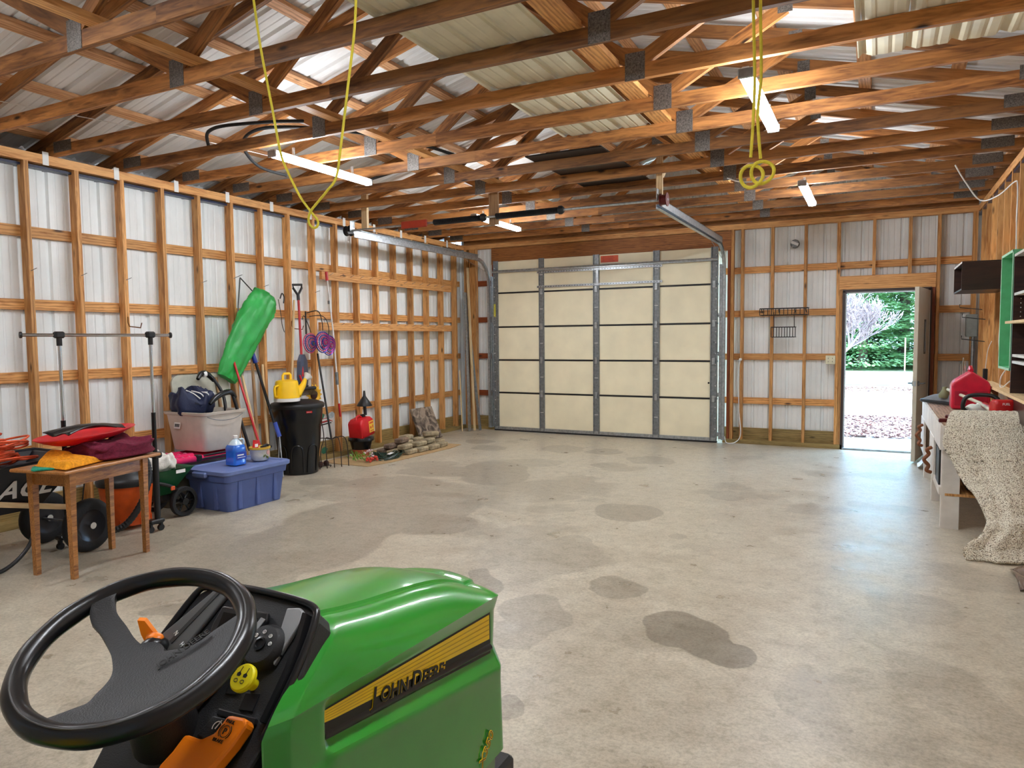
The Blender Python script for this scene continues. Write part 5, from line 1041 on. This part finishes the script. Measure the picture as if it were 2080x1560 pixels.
for t_, dy in ((sh, -.14), (br, -.18), (gf, -.07), (tc_, -.05), (sf, -.02), (fn_, -.10), (gc, -.10), (pt_, -.10), (bpy.data.objects['nursery_pot'], -.10)): t_.location.y += dy
bpy.data.objects['telescopic_pole'].location.y -= .09; bpy.data.objects['spinner_hook'].location.y -= .18
wc.location.y -= .13; wc.scale = (1.22, 1.22, 1.22); pk.location.y -= .06
for o in COL.objects:
    if o.name.startswith('wind_spinner') and o.parent is None: o.location.y -= .185
    if o.name.startswith('paving_block'): o.location.y = 8.12+(o.location.y-8.06)*1.22
    if o.name.startswith('wooden_handle') and o.location.y > 6.2: o.location.y -= .14

bq.location.y -= .10; bq.location.x += .06
# ---------------------------------------------------------------- back wall: person door and small things
dr = thing('door_2', None, None, (DR, YB, 0), kind='structure')
brn = simple('frame_brown', (58, 44, 40), .4, var=.03)
part('door_frame', MB().box((DL-.005, YB+.06, DH/2), (.035, .14, DH)).box((DR+.005, YB+.06, DH/2), (.035, .14, DH)).box(((DL+DR)/2, YB+.06, DH+.0), (DR-DL+.04, .14, .035)), brn, dr, world=True)
part('jamb_stop', MB().box((DL+.02, YB+.07, DH/2), (.015, .03, DH-.03)).box((DR-.02, YB+.07, DH/2), (.015, .03, DH-.03)).box(((DL+DR)/2, YB+.07, DH-.025), (DR-DL-.02, .03, .015)), MT['white_plastic'], dr, world=True)
part('threshold', MB().box(((DL+DR)/2, YB+.08, .012), (DR-DL, .20, .022), bev=.004), MT['galv'], dr, world=True)
hx_, hy_, ex, ey = DR-.02, YB-.01, .40, YB-.86
ang = math.atan2(ey-hy_, ex-hx_); Ld = math.hypot(ex-hx_, ey-hy_)
ML = Matrix.Translation((hx_, hy_, 0)) @ Matrix.Rotation(ang, 4, 'Z')
leaf = part('door_leaf', MB().box((Ld/2, 0, DH/2-.0), (Ld, .045, DH-.05), bev=.003).xf(ML), MT['beige_door'], dr, world=True)
s_ = 1
part('vision_slot', MB().box((Ld*.42, .024*s_, 1.50), (.12, .006, .42)).xf(ML), MT['black'], leaf, world=True)
part('slot_glass', MB().box((Ld*.42, .028*s_, 1.50), (.08, .004, .37)).xf(ML), simple('slot_glass', (170, 186, 196), .1), leaf, world=True)
hd = part('lever_handle', MB().lathe([(.03, 0), (.03, .012)], (Ld-.07, .024, .95), (0, 1, 0), 18).tube([(Ld-.07, .03, .95), (Ld-.07, .075, .95), (Ld-.18, .08, .95)], .009, 8).lathe([(.03, -.012), (.03, 0)], (Ld-.07, -.024, .95), (0, 1, 0), 18).tube([(Ld-.07, -.03, .95), (Ld-.07, -.075, .95), (Ld-.18, -.08, .95)], .009, 8).xf(ML), MT['galv_dark'], leaf, world=True, smooth=50)
part('latch_plate', MB().box((Ld+.001, 0, .95), (.003, .026, .06)).xf(ML), MT['galv'], leaf, world=True)
for z in (1.80, 1.05, .25): part('hinge', MB().tube([(hx_+.005, hy_-.02, z-.05), (hx_+.005, hy_-.02, z+.05)], .010, 8), MT['galv'], dr, world=True)
part('weather_strip', MB().box((.012, .020, DH/2), (.02, .012, DH-.06)).xf(ML), MT['white_plastic'], dr, world=True)
def bk(x, z, d=.0): return (x, YB-d, z)
# wire baskets
wr_m = simple('wire_dark', (44, 44, 46), .4, .5)
def basket(lab, x0, x1, z0, z1, d, nv, hooks):
    t = thing('wire_basket', lab, 'rack', ((x0+x1)/2, YB, z1), group='wire racks on the back wall'); mb = MB()
    for z, e in ((z1, 0), (z0, .012)):
        mb.tube([bk(x0+e, z, .005), bk(x0+e, z, d), bk(x1-e, z, d), bk(x1-e, z, .005)], .0065, 5, closed=True)
    for i in range(nv+1): x = x0+(x1-x0)*i/nv; mb.tube([bk(x, z1, d), bk(x, z0, d), bk(x, z0, .006)], .005, 5)
    part('wire_frame', mb, wr_m, t, world=True)
    for x in hooks: part('hook', MB().tube(catmull([bk(x, z1, d), bk(x, z1-.02, d+.03), bk(x+.01, z1-.06, d+.05), bk(x+.01, z1-.03, d+.07)], 4), .006, 5), wr_m, t, world=True)
    return t
basket('long black wire rack with hooks fixed across two back wall studs', -1.45, -.83, 1.81, 1.90, .13, 12, (-1.42, -1.2, -1.0, -.86))
b2 = basket('small dark wire basket hanging below the long wire rack', -1.30, -.99, 1.51, 1.645, .12, 9, ())
part('hanger_wire', MB().tube([bk(-1.27, 1.65, .06), bk(-1.27, 1.85, .10)], .005, 5).tube([bk(-1.01, 1.65, .06), bk(-1.01, 1.85, .10)], .005, 5), wr_m, b2, world=True)
ob = thing('outlet_box', 'cream metal outlet box on the stud left of the open door', 'outlet', (-.555, YB, 1.2)); part('box', MB().box(bk(-.555, 1.20, .03), (.115, .06, .115), bev=.004), simple('box_cream', (214, 206, 176), .5), ob, world=True)
mb = MB()
for dx in (-.025, .025):
    for dz in (-.022, .022): mb.box(bk(-.555+dx, 1.20+dz, .0615), (.006, .002, .014))
part('sockets', mb, MT['black'], ob, world=True)
sn_ = thing('junction_box', 'round dark ceiling box with white tag and dangling wire high on the back wall', 'junction box', (-1.03, YB, 2.78)); part('dish', MB().lathe([(.06, 0), (.06, .03), (.045, .05)], (-1.03, YB+.10, 2.78), (0, -1, 0), 18), MT['galv_dark'], sn_, world=True, smooth=40)
part('white_tag', MB().box((-1.03, YB+.045, 2.785), (.10, .006, .035), ry=R(25)), ink_w, sn_, world=True); part('wire', MB().tube(catmull([(-1.05, YB+.05, 2.75), (-1.12, YB+.04, 2.66), (-1.14, YB+.04, 2.56), (-1.10, YB+.04, 2.53)], 6), .004, 5), MT['white_plastic'], sn_, world=True)
ec = part('extension_cord', MB().tube(catmull([bk(-1.72, 1.19, .02), bk(-1.74, 1.0, .03), bk(-1.73, .5, .03), bk(-1.70, .15, .05), bk(-1.76, .03, .08), bk(-1.88, .012, .10), bk(-1.92, .1, .06)], 8), .006, 6).ball(bk(-1.715, 1.2, .03), .022, 8), MT['white_plastic'], None, smooth=60); tag(ec, 'white extension cord hanging beside the garage door track', 'cord')
# ---------------------------------------------------------------- workbench along the right wall
wk = thing('workbench', 'long white-painted wooden workbench with cupboard doors along the right wall', 'workbench', (.77, 7.66, 0))
wp_ = simple('bench_white', (214, 208, 200), .55, var=.06, vscale=6, bump=.3)
BX0, BX1, BY0, BY1 = .47, 1.02, 6.42, 8.95
for i in range(4): beam('top_board', (BX0+.07+.138*i, BY0, .805), (BX0+.07+.138*i, BY1, .805), .136, .036, MT['benchtop'], wk)
part('front_board', MB().box((BX0+.0, (BY0+BY1)/2, .72), (.035, BY1-BY0, .19)), wp_, wk, world=True)
part('end_board', MB().box(((BX0+BX1)/2, BY0, .72), (BX1-BX0, .035, .19)), wp_, wk, world=True)
for y in (BY0+.045, 7.52, 8.70):
    part('leg', MB().box((BX0+.065, y, .40), (.115, .045, .80)).box((BX0+.02, y+.03, .40), (.04, .09, .80)), wp_, wk, world=True)
    part('leg', MB().box((BX1-.04, y, .40), (.08, .09, .80)), wp_, wk, world=True)
part('lower_rail', MB().box((BX0+.0, (BY0+BY1)/2-.1, .29), (.03, BY1-BY0-.3, .06)), wp_, wk, world=True)
beam('lower_shelf', ((BX0+BX1)/2, BY0+.02, .27), ((BX0+BX1)/2, BY1-.1, .27), .50, .02, MT['stud'], wk)
hm = simple('antler_brown', (120, 68, 34), .55)
for y, z in ((8.55, .47), (7.15, .43)):
    d_ = part('cupboard_door', MB().box((BX0-.012, y+.16, .46), (.02, .52, .36), bev=.003), wp_, wk, world=True)
    part('carved_handle', MB().tube(catmull([(BX0-.03, y, z+.11), (BX0-.065, y-.02, z+.09), (BX0-.05, y, z+.05), (BX0-.085, y-.01, z), (BX0-.05, y, z-.05), (BX0-.065, y-.02, z-.09), (BX0-.03, y, z-.11)], 6), .016, 8), hm, d_, world=True, smooth=50)
part('gap_shade_panel', MB().box((BX0-.002, 6.72, .45), (.02, .30, .30)), MT['black'], wk, world=True)  # black slab standing in for the shade inside the open bay
vb = thing('vise_bracket', 'dark red iron vise bracket clamped on the bench front', 'vise', (.55, 6.75, .82)); part('jaw', MB().box((.60, 6.95, .835), (.16, .05, .03), bev=.006).box((.56, 6.78, .84), (.05, .34, .028), bev=.006).box((.51, 6.62, .835), (.12, .05, .03), bev=.006), MT['dark_red_metal'], vb, world=True)
# red fuel can on the bench
rc = thing('fuel_can', 'large red plastic fuel can with peaked top on the workbench', 'gas can', (.78, 7.85, .823))
fr = [(-.15, 0), (.15, 0), (.155, .02), (.155, .22), (.14, .26), (0, .36), (-.14, .26), (-.155, .22), (-.155, .02)]
o = part('body', MB().prism(fr, (.78, 7.76, .826), (1, 0, 0), (0, 0, 1), (0, .20, 0)), simple('fuel_red', (214, 22, 60), .35, coat=.3), rc, world=True); m_ = o.modifiers.new('b', 'BEVEL'); m_.width = .022; m_.segments = 3
for s in (-1, 1): part('recess_shade', MB().box((.78+s*.08, 7.762, .93), (.10, .012, .14), bev=.005), simple('fuel_red_shaded', (176, 16, 50), .4), rc, world=True)  # darker red slabs paint the shade of the moulded hollows
part('grip', MB().tube([(.78, 7.78, 1.19), (.78, 7.86, 1.215), (.78, 7.94, 1.19)], .018, 8), MT['fuel_red'], rc, world=True, smooth=50)
o = part('chrome_rods', MB().tube([(.74, 8.02, .83), (.735, 8.03, 1.30)], .006, 6).tube([(.765, 8.02, .83), (.75, 8.04, 1.27)], .005, 6).tube([(.72, 8.0, .83), (.718, 8.02, 1.24)], .004, 6), MT['chrome'], None); tag(o, 'thin chrome rods standing upright behind the red fuel can', 'rod')
# string trimmer lying on the bench
st = thing('string_trimmer', 'battery string trimmer with black loop handle and red motor lying on the workbench', 'trimmer', (.75, 7.4, .83))
part('guard', MB().grid(lambda u, v: (.64+.20*cos(pi*(.15+.9*u))*(.25+.75*v)-.02, 8.15+.30*sin(pi*(.2+.9*u)-pi*.6)*(.25+.75*v), .93-.075*v**1.5), 24, 8), simple('guard_grey', (112, 116, 122), .5), st, world=True, smooth=60, thick=.012)
part('guard_lip', MB().tube([(.64+.20*cos(pi*(.15+.9*u/20))-.02, 8.15+.30*sin(pi*(.2+.9*u/20)-pi*.6), .850) for u in range(21)], .018, 8), MT['black'], st, world=True, smooth=60)
part('head', MB().lathe([(.05, 0), (.055, .03), (.03, .07), (.02, .11)], (.60, 8.15, .90), n=18), simple('olive', (118, 118, 84), .5), st, world=True, smooth=50)
part('shaft', MB().tube([(.62, 8.15, .985), (.80, 7.25, .93), (.86, 6.80, .88)], .0145, 10), simple('shaft_cream', (206, 204, 184), .4), st, world=True, smooth=60)
part('loop_handle', MB().tube(catmull([(.70, 7.12, .86), (.66, 7.12, .90), (.68, 7.12, .985), (.76, 7.12, 1.01), (.88, 7.10, 1.0), (.92, 7.08, .93), (.91, 7.08, .86)], 6), .017, 10), MT['black'], st, world=True, smooth=60)
part('control_grip', MB().tube([(.82, 7.2, .92), (.87, 6.95, .90)], .026, 12), MT['red_paint'], st, world=True, smooth=50)
mo = part('motor_housing', MB().loft([rrect(0, 0, a, b, .03, z) for a, b, z in ((.05, .05, 0), (.065, .06, .02), (.065, .062, .15), (.05, .05, .19))]).xf(Matrix.Translation((.82, 6.72, .94)) @ Matrix.Rotation(R(18), 4, 'Z') @ Matrix.Rotation(R(90), 4, 'Y')), MT['red_paint'], st, world=True, smooth=50)
text_part('motor_lettering', 'FUEL', .026, ink_w, mo, frame((.88, 6.665, .965), (1, .33, 0), (0, 0, 1)))
cloth('crumpled_rag', simple('rag_white', (220, 222, 216), .8, bump=.4), (.77, 7.22, .823), .20, .13, .09, R(10), 41, 'crumpled white rag on the bench inside the black loop handle', 'rag')
# woven rug hung over the near end of the bench
def rug_mat():
    m, nt, b = nodes('rug_weave'); L = nt.links.new; tc = N(nt, 'ShaderNodeTexCoord'); vo = N(nt, 'ShaderNodeTexVoronoi', Scale=120.0); L(tc.outputs['Object'], vo.inputs['Vector'])
    n = N(nt, 'ShaderNodeTexNoise', Scale=150.0, Detail=2.0); L(tc.outputs['Object'], n.inputs['Vector'])
    r = ramp(nt, n.outputs['Fac'], [(.34, lin(104, 92, 76)), (.42, lin(176, 164, 144)), (.49, lin(226, 218, 198)), (.7, lin(240, 234, 218))]); L(r.outputs[0], b.inputs['Base Color']); b.inputs['Roughness'].default_value = .95
    ad = N(nt, 'ShaderNodeMath', _operation='SUBTRACT'); L(n.outputs['Fac'], ad.inputs[0]); L(vo.outputs['Distance'], ad.inputs[1])
    bp = N(nt, 'ShaderNodeBump', Strength=.9, Distance=.006); L(ad.outputs[0], bp.inputs['Height']); L(bp.outputs[0], b.inputs['Normal']); return m
EL = [(0.54, 6.55, 0.915), (0.5, 6.45, 0.869), (0.475, 6.38, 0.76), (0.465, 6.36, 0.686), (0.488, 6.34, 0.621), (0.514, 6.32, 0.58), (0.558, 6.25, 0.482), (0.598, 6.15, 0.41), (0.635, 6.05, 0.378), (0.678, 5.95, 0.295), (0.701, 5.85, 0.222), (0.682, 5.75, 0.185), (0.633, 5.68, 0.139), (0.563, 5.62, 0.091), (0.545, 5.6, 0.054), (0.562, 5.58, 0.004)]
EL = [(.62, 6.74, .900), (.58, 6.64, .91)] + EL
ER = [(1.045, 6.66, .915), (1.045, 6.60, .925), (1.045, 6.50, .925), (1.045, 6.42, .88)]+[(1.045, 6.38-.05*k, .80-.060*k) for k in range(13)]+[(1.045, 5.64, .03)]
el = catmull(EL, 4); er = catmull(ER, 4); nE = min(len(el), len(er))-1
def rug(u, v):
    a = el[min(int(u*(len(el)-1)+.5), len(el)-1)]; b = er[min(int(u*(len(er)-1)+.5), len(er)-1)]; p_ = V(a).lerp(V(b), v)
    k = sin(pi*v)**.6; f_ = .010*sin(v*11+u*3)+.005*sin(v*23+1+u*5)
    p_ = p_+V((0, -1, .0))*(f_*sstep(.15, .5, u)*(.3+k)+.035*sin(v*pi)*sstep(.1, .4, u)); return p_+V((0, 0, .004*sin(v*70)*cos(u*50)))
rg_ = part('woven_rug', MB().grid(rug, 90, 40), rug_mat(), None, smooth=80, thick=.016); tag(rg_, 'thick cream and brown speckled woven rug draped over the bench end', 'rug')
lw = thing('low_cabinet', 'low dark wooden cabinet on the floor at the rug corner', 'cabinet', (.92, 4.4, 0)); dk = wood('dark_oak', (30, 18, 16), (56, 34, 28), rough=.35, knots=False) and MT['dark_oak']
part('body', MB().box((.92, 4.38, .15), (.28, 1.0, .26), bev=.004), dk, lw, world=True); part('base', MB().box((.93, 4.38, .01), (.24, .96, .02)), MT['black'], lw, world=True)
ps = part('plastic_sheet', MB().grid(lambda u, v: (.78+.25*v, 5.02+.42*u, .006+.045*abs(sin(3*u+4*v))), 14, 10), simple('plastic_brown', (104, 84, 72), .18, coat=.5), None, smooth=70, thick=.002); tag(ps, 'crinkled shiny brown plastic on the floor under the rug', 'plastic sheet')
tp_ = part('blue_tarp', MB().grid(lambda u, v: (.66+.30*v, 6.62+.5*u, .283+.10*sin(pi*v)*abs(sin(2.5*u+1))+.02*sin(9*v)), 14, 12), simple('tarp_navy', (30, 34, 60), .5), None, smooth=50, thick=.004); tag(tp_, 'folded dark blue tarp on the lower shelf of the bench', 'tarp')
# ledge, shelf units and boxes on the right wall
lg = thing('wall_ledge', 'pale plywood ledge running along the right wall above the bench', 'shelf', (1.0, 7.2, 1.03)); beam('board', (1.0, 5.3, 1.03), (1.0, 8.75, 1.03), .12, .022, MT['pale'], lg)
part('backing_board', MB().box((1.055, 7.2, .95), (.02, 3.4, .14)), MT['pale'], lg, world=True)
for y in (7.0, 8.2): part('bracket', MB().prism([(0, 0), (.10, 0), (0, -.12)], (1.045, y, 1.018), (-1, 0, 0), (0, 0, 1), (0, .03, 0)), MT['oldwood'], lg, world=True)
dw = thing('drawer_unit', 'small dark drawer cabinet with white knobs under the ledge', 'cabinet', (1.0, 6.6, .93)); part('body', MB().box((1.0, 6.5, .935), (.09, .95, .155)), dk, dw, world=True)
for k in range(3): part('knob', MB().ball((.95, 6.9, .885+.045*k), .006, 8), MT['white_plastic'], dw, world=True)
su = thing('shelf_unit', 'tall dark brown shelf unit with white-edged shelves on the ledge', 'shelf', (1.0, 6.4, 1.04))
part('side_panel', MB().box((1.01, 6.85, 1.60), (.12, .02, 1.10)), dk, su, world=True); part('side_panel', MB().box((1.01, 5.40, 1.60), (.12, .02, 1.10)), dk, su, world=True); part('back_panel', MB().box((1.062, 6.12, 1.60), (.012, 1.45, 1.10)), dk, su, world=True)
lam = simple('laminate_white', (214, 212, 208), .4)
for z, x0, m_ in ((2.14, .95, 'laminate_white'), (1.835, .955, 'laminate_white'), (1.613, .90, 'pale'), (1.352, .955, 'laminate_white'), (1.300, .955, 'laminate_white')): part('shelf', MB().box(((x0+1.06)/2, 6.125, z), (1.06-x0, 1.43, .02)), MT[m_], su, world=True)
mb = MB()
for k in range(6): mb.ball((1.0, 6.838, 1.66+.035*k), .004, 6)
part('peg_holes', mb, MT['white_plastic'], su, world=True)
gx = thing('green_box', 'mint green shallow open box fixed upright beside the dark shelf unit', 'box', (1.0, 7.2, 1.7)); gm_ = simple('mint_green', (96, 176, 126), .6, var=.06); gm2 = simple('mint_light', (168, 214, 182), .6)
part('back', MB().box((1.06, 7.20, 1.71), (.014, .60, .96)), gm_, gx, world=True)
for y in (6.91, 7.49): part('side', MB().box((1.005, y, 1.71), (.11, .018, .96)), gm_, gx, world=True)
for z in (1.235, 2.185): part('end', MB().box((1.005, 7.20, z), (.11, .60, .018)), gm_, gx, world=True)
part('front_edge', MB().box((.949, 6.91, 1.71), (.003, .02, .97)).box((.949, 7.49, 1.71), (.003, .02, .97)).box((.949, 7.2, 1.235), (.003, .6, .02)).box((.949, 7.2, 2.185), (.003, .6, .02)), gm2, gx, world=True)
part('hook', MB().tube([(1.05, 7.15, 1.98), (1.0, 7.15, 1.97), (.99, 7.15, 2.0)], .005, 6), MT['black'], gx, world=True)
dbx = thing('dark_box_shelf', 'dark brown open-ended box shelf sticking out from the right wall', 'shelf', (.88, 8.4, 2.08))
for z in (1.95, 2.205): part('panel', MB().box((.885, 8.38, z), (.37, .77, .016)), dk, dbx, world=True)
part('front_panel', MB().box((.885, 8.005, 2.08), (.37, .016, .255)), dk, dbx, world=True); part('rear_panel', MB().box((.885, 8.765, 2.08), (.37, .016, .255)), dk, dbx, world=True); part('edge_strip', MB().box((.70, 8.38, 2.205), (.003, .77, .017)), lam, dbx, world=True)
eb = thing('breaker_box', 'grey electrical box with conduit on the right wall near the door', 'electrical box', (1.04, 10.25, 1.63)); part('box', MB().box((1.01, 10.22, 1.63), (.11, .16, .27), bev=.005), simple('box_grey', (136, 142, 138), .5), eb, world=True); part('door', MB().box((.953, 10.22, 1.63), (.006, .14, .24), bev=.002), MT['box_grey'], eb, world=True)
part('conduit', MB().tube([(1.03, 10.22, 1.5), (1.03, 10.22, .1)], .02, 12), MT['galv'], eb, world=True, smooth=50)
def cable(lab, pts, r=.006, m='white_plastic'): o = part('white_cable', MB().tube(catmull(pts, 8), r, 6), MT[m], None, smooth=60); tag(o, lab, 'cable')
cable('white cable drooping from the trusses to the top of the right wall', [(.62, 8.0, 3.12), (.72, 8.15, 2.98), (.86, 8.3, 2.82), (.98, 8.1, 2.82), (1.045, 7.7, 2.86), (1.05, 7.55, 2.80), (1.045, 7.5, 2.5), (1.05, 7.5, 2.2)])
cable('thick white cable hanging behind the green box to the ledge', [(1.02, 7.62, 1.92), (.99, 7.75, 1.62), (1.0, 7.85, 1.4), (1.02, 7.65, 1.28), (1.04, 7.5, 1.26)], .008)
cable('white cord curling over the ledge below the green box', [(1.04, 7.55, 1.25), (1.0, 7.7, 1.14), (1.0, 7.75, 1.05), (.99, 7.5, 1.06), (1.02, 7.35, 1.12), (1.04, 7.2, 1.15)], .005)
pw = thing('power_strip', 'black plug adaptor hanging on a cord above the ledge', 'plug', (1.0, 8.9, 1.1)); part('body', MB().box((1.02, 8.95, 1.10), (.04, .05, .12), bev=.006), MT['black'], pw, world=True); part('cord', MB().tube(catmull([(1.02, 8.95, 1.16), (1.03, 8.9, 1.35), (1.05, 8.8, 1.45)], 6), .004, 5), MT['white_plastic'], pw, world=True)
for z, y in ((1.84, 9.9), (1.72, 9.6), (1.47, 9.6)): o = part('iron_hook', MB().tube([(1.08, y, z-.03), (.86, y+.05, z), (.86, y+.05, z+.04)], .005, 6), MT['black'], None); tag(o, {1.84: 'highest black iron hook on the right wall near the grey box', 1.72: 'middle black iron hook on the right wall near the grey box', 1.47: 'lowest and longest black iron hook on the right wall below the grey box'}[z], 'hook', 'iron hooks near the electrical box')
sc_ = part('snow_scoop', MB().grid(lambda u, v: (.44+.10*u, 9.18+.26*v, .012+.16*u**1.5+.02*(2*v-1)**2), 10, 10), MT['white_plastic'], None, smooth=70, thick=.004); tag(sc_, 'white curved plastic scoop on the floor between door and bench', 'scoop')

# ---------------------------------------------------------------- outdoors through the open door
def gmat(name, c1, c2, sc, rough=.9):
    m, nt, b = nodes(name); L = nt.links.new; tc = N(nt, 'ShaderNodeTexCoord'); n = N(nt, 'ShaderNodeTexNoise', Scale=sc, Detail=6.0); L(tc.outputs['Object'], n.inputs['Vector'])
    r = ramp(nt, n.outputs['Fac'], [(.38, lin(*c1)), (.62, lin(*c2))]); L(r.outputs[0], b.inputs['Base Color']); b.inputs['Roughness'].default_value = rough; return m
def gpoly(name, pts, z, mat, **kw):
    return part(name, MB().prism(pts, (0, 0, z), (1, 0, 0), (0, 1, 0), (0, 0, -.02)), mat, None, **kw)
gpoly('ground', [(-60, YB+.16), (60, YB+.16), (60, 90), (-60, 90)], -.08, gmat('dry_lawn', (150, 140, 110), (186, 178, 150), 1.5), kind='structure')
gpoly('path', [(-2.4, YB+.16), (3.4, YB+.16), (4.4, 12.0), (6, 15.5), (12, 18), (12, 22), (-12, 22.5), (-12, 17.5), (-4, 16), (-3, 13)], -.055, gmat('drive_concrete', (172, 168, 162), (196, 192, 186), 3), kind='structure')
gpoly('road', [(-60, 26), (60, 25), (60, 29), (-60, 30.5)], -.06, gmat('asphalt_teal', (96, 112, 110), (120, 134, 130), 2), kind='structure')
def leaves(name, cx_, cy_, rx_, ry_, n, seed):
    rnd = random.Random(seed); mb = MB()
    for k in range(n):
        a = rnd.uniform(0, 6.283); r_ = math.sqrt(rnd.random())*(1+.25*sin(3*a+seed)); x, y = cx_+rx_*r_*cos(a), cy_+ry_*r_*sin(a); t_ = rnd.uniform(0, 6.28); s = rnd.uniform(.03, .07); z = -.05+rnd.uniform(0, .03)
        mb.add([(x+s*cos(t_), y+s*sin(t_), z), (x-s*.5*sin(t_), y+s*.5*cos(t_), z+rnd.uniform(0, .03)), (x-s*cos(t_), y-s*sin(t_), z), (x+s*.5*sin(t_), y-s*.5*cos(t_), z+.01)], [(0, 1, 2, 3)])
    o = part(name, mb, simple('leaf_litter', (150, 122, 116), .8, var=.25, vscale=9) if 'leaf_litter' not in MT else MT['leaf_litter'], None); tag(o, {5: 'brown fallen leaves on the paving nearest the open door', 6: 'strip of brown fallen leaves beyond the pale drive'}[seed], 'leaves', kind='stuff')
leaves('fallen_leaves', -1.0, 13.8, 2.5, 1.4, 11000, 5); leaves('fallen_leaves', -.5, 23.2, 5.5, 1.2, 4200, 6)
def conifer(h, r, seed):
    rnd = random.Random(seed); mb = MB()
    for k in range(17000):
        t_ = rnd.random()**1.25; z = h*(.0+.98*t_); rr_ = r*(1-t_)**.6*(.8+.3*sin(z*7+seed))*math.sqrt(rnd.uniform(.35, 1)); a = rnd.uniform(0, 6.283)
        c = V((rr_*cos(a), rr_*sin(a), z-rr_*.18)); out = V((cos(a), sin(a), rnd.uniform(-.5, .2))).normalized(); s = V((-sin(a), cos(a), rnd.uniform(-.3, .3)))*rnd.uniform(.035, .07); Ln = rnd.uniform(.14, .28)
        mb.add([c, c+out*Ln*.5+s, c+out*Ln, c+out*Ln*.5-s], [(0, 1, 2, 3)])
    return mb
needles = simple('needle_green', (150, 186, 138), .8, var=.2, vscale=1.2); bark = simple('bark', (96, 80, 66), .9, bump=.8, bscale=20)
_nt = needles.node_tree; _tr = N(_nt, 'ShaderNodeBsdfTranslucent'); _tr.inputs[0].default_value = lin(170, 205, 140); _mx = N(_nt, 'ShaderNodeMixShader'); _mx.inputs[0].default_value = .45
_nt.links.new(_nt.nodes['Principled BSDF'].outputs[0], _mx.inputs[1]); _nt.links.new(_tr.outputs[0], _mx.inputs[2]); _nt.links.new(_mx.outputs[0], _nt.nodes['Material Output'].inputs[0])
protos = [conifer(9, 2.3, s).mesh('foliage', needles) for s in (1, 2)]; tm = MB().lathe([(.20, 0), (.16, 3), (.05, 8)], n=10).mesh('trunk', bark, 60)
locs = [(-9.5, 40, 1.1), (-6, 37, .95), (-3.2, 41, 1.15), (-.6, 38, .9), (1.2, 41.5, 1.2), (3.4, 37.5, 1.0), (6, 40, 1.1), (9, 37, .9), (12, 41, 1.1), (-13, 38, 1.0), (-1.8, 46, 1.5), (2.4, 47, 1.6), (-7, 47, 1.5), (7, 47, 1.5), (-4, 44, 1.5)]
nm_ = ['first', 'second', 'third', 'fourth', 'fifth', 'sixth', 'seventh', 'eighth', 'ninth', 'tenth', 'eleventh', 'twelfth', 'thirteenth', 'fourteenth', 'fifteenth']
for i, (x, y, s) in enumerate(sorted(locs)):
    t = thing('pine_tree', f'green pine tree across the road, {nm_[i]} of the row counted from the garage door side', 'tree', (x, y, -.1), i*1.3, 'pine trees across the road'); t.scale = (s*1.25, s*1.25, s)
    link(bpy.data.objects.new('foliage', protos[i % 2]), t); link(bpy.data.objects.new('trunk', tm), t)
mb = MB(); rnd = random.Random(11)
def branch(p, d, L_, r_, dep):
    pts = [p]; q = p
    for k in range(4):
        d = (d+V((rnd.uniform(-.16, .16), rnd.uniform(-.16, .16), rnd.uniform(-.05, .10)))).normalized(); q = q+d*L_/4; pts.append(q)
    mb.tube(pts, [max(.0085, r_*(1-.12*k)) for k in range(5)], 5 if dep < 3 else 3, cap=False)
    if dep < 6:
        for k in range(5 if dep < 2 else 3):
            j = rnd.choice([2, 3, 4, 4]); dd = (d+V((rnd.uniform(-1, 1), rnd.uniform(-1, 1), rnd.uniform(-.25, .6)))*.75).normalized(); branch(pts[j], dd, L_*rnd.uniform(.6, .8), r_*.60, dep+1)
bt_ = thing('bare_tree', 'pale leafless tree with fine twigs outside the open door', 'tree', (-1.05, 22.5, -.08))
branch(V((0, 0, 0)), V((.10, 0, 1)), 1.2, .085, 0)
part('branches', mb, simple('bark_pale', (138, 122, 120), .8, var=.05), bt_)
o = thing('road_marker', 'thin pale marker post on the lawn outside the open door', 'post', (.95, 31, -.08)); part('rod', MB().tube([(0, 0, 0), (0, 0, 1.5)], .022, 6), MT['pale'], o)

cable('thin white wire strung over the trusses on the tool wall side', [(-5.55, 2.75, 3.215), (-5.3, 3.5, 3.21), (-5.1, 4.3, 3.215), (-4.95, 5.1, 3.21), (-4.85, 6.0, 3.215), (-4.8, 7.0, 3.21)], .003)
cable('white cable sagging along a truss behind the yellow rings', [(-1.35, 7.30, 3.08), (-1.2, 7.32, 3.03), (-.95, 7.36, 3.035), (-.75, 7.40, 3.07)], .006)
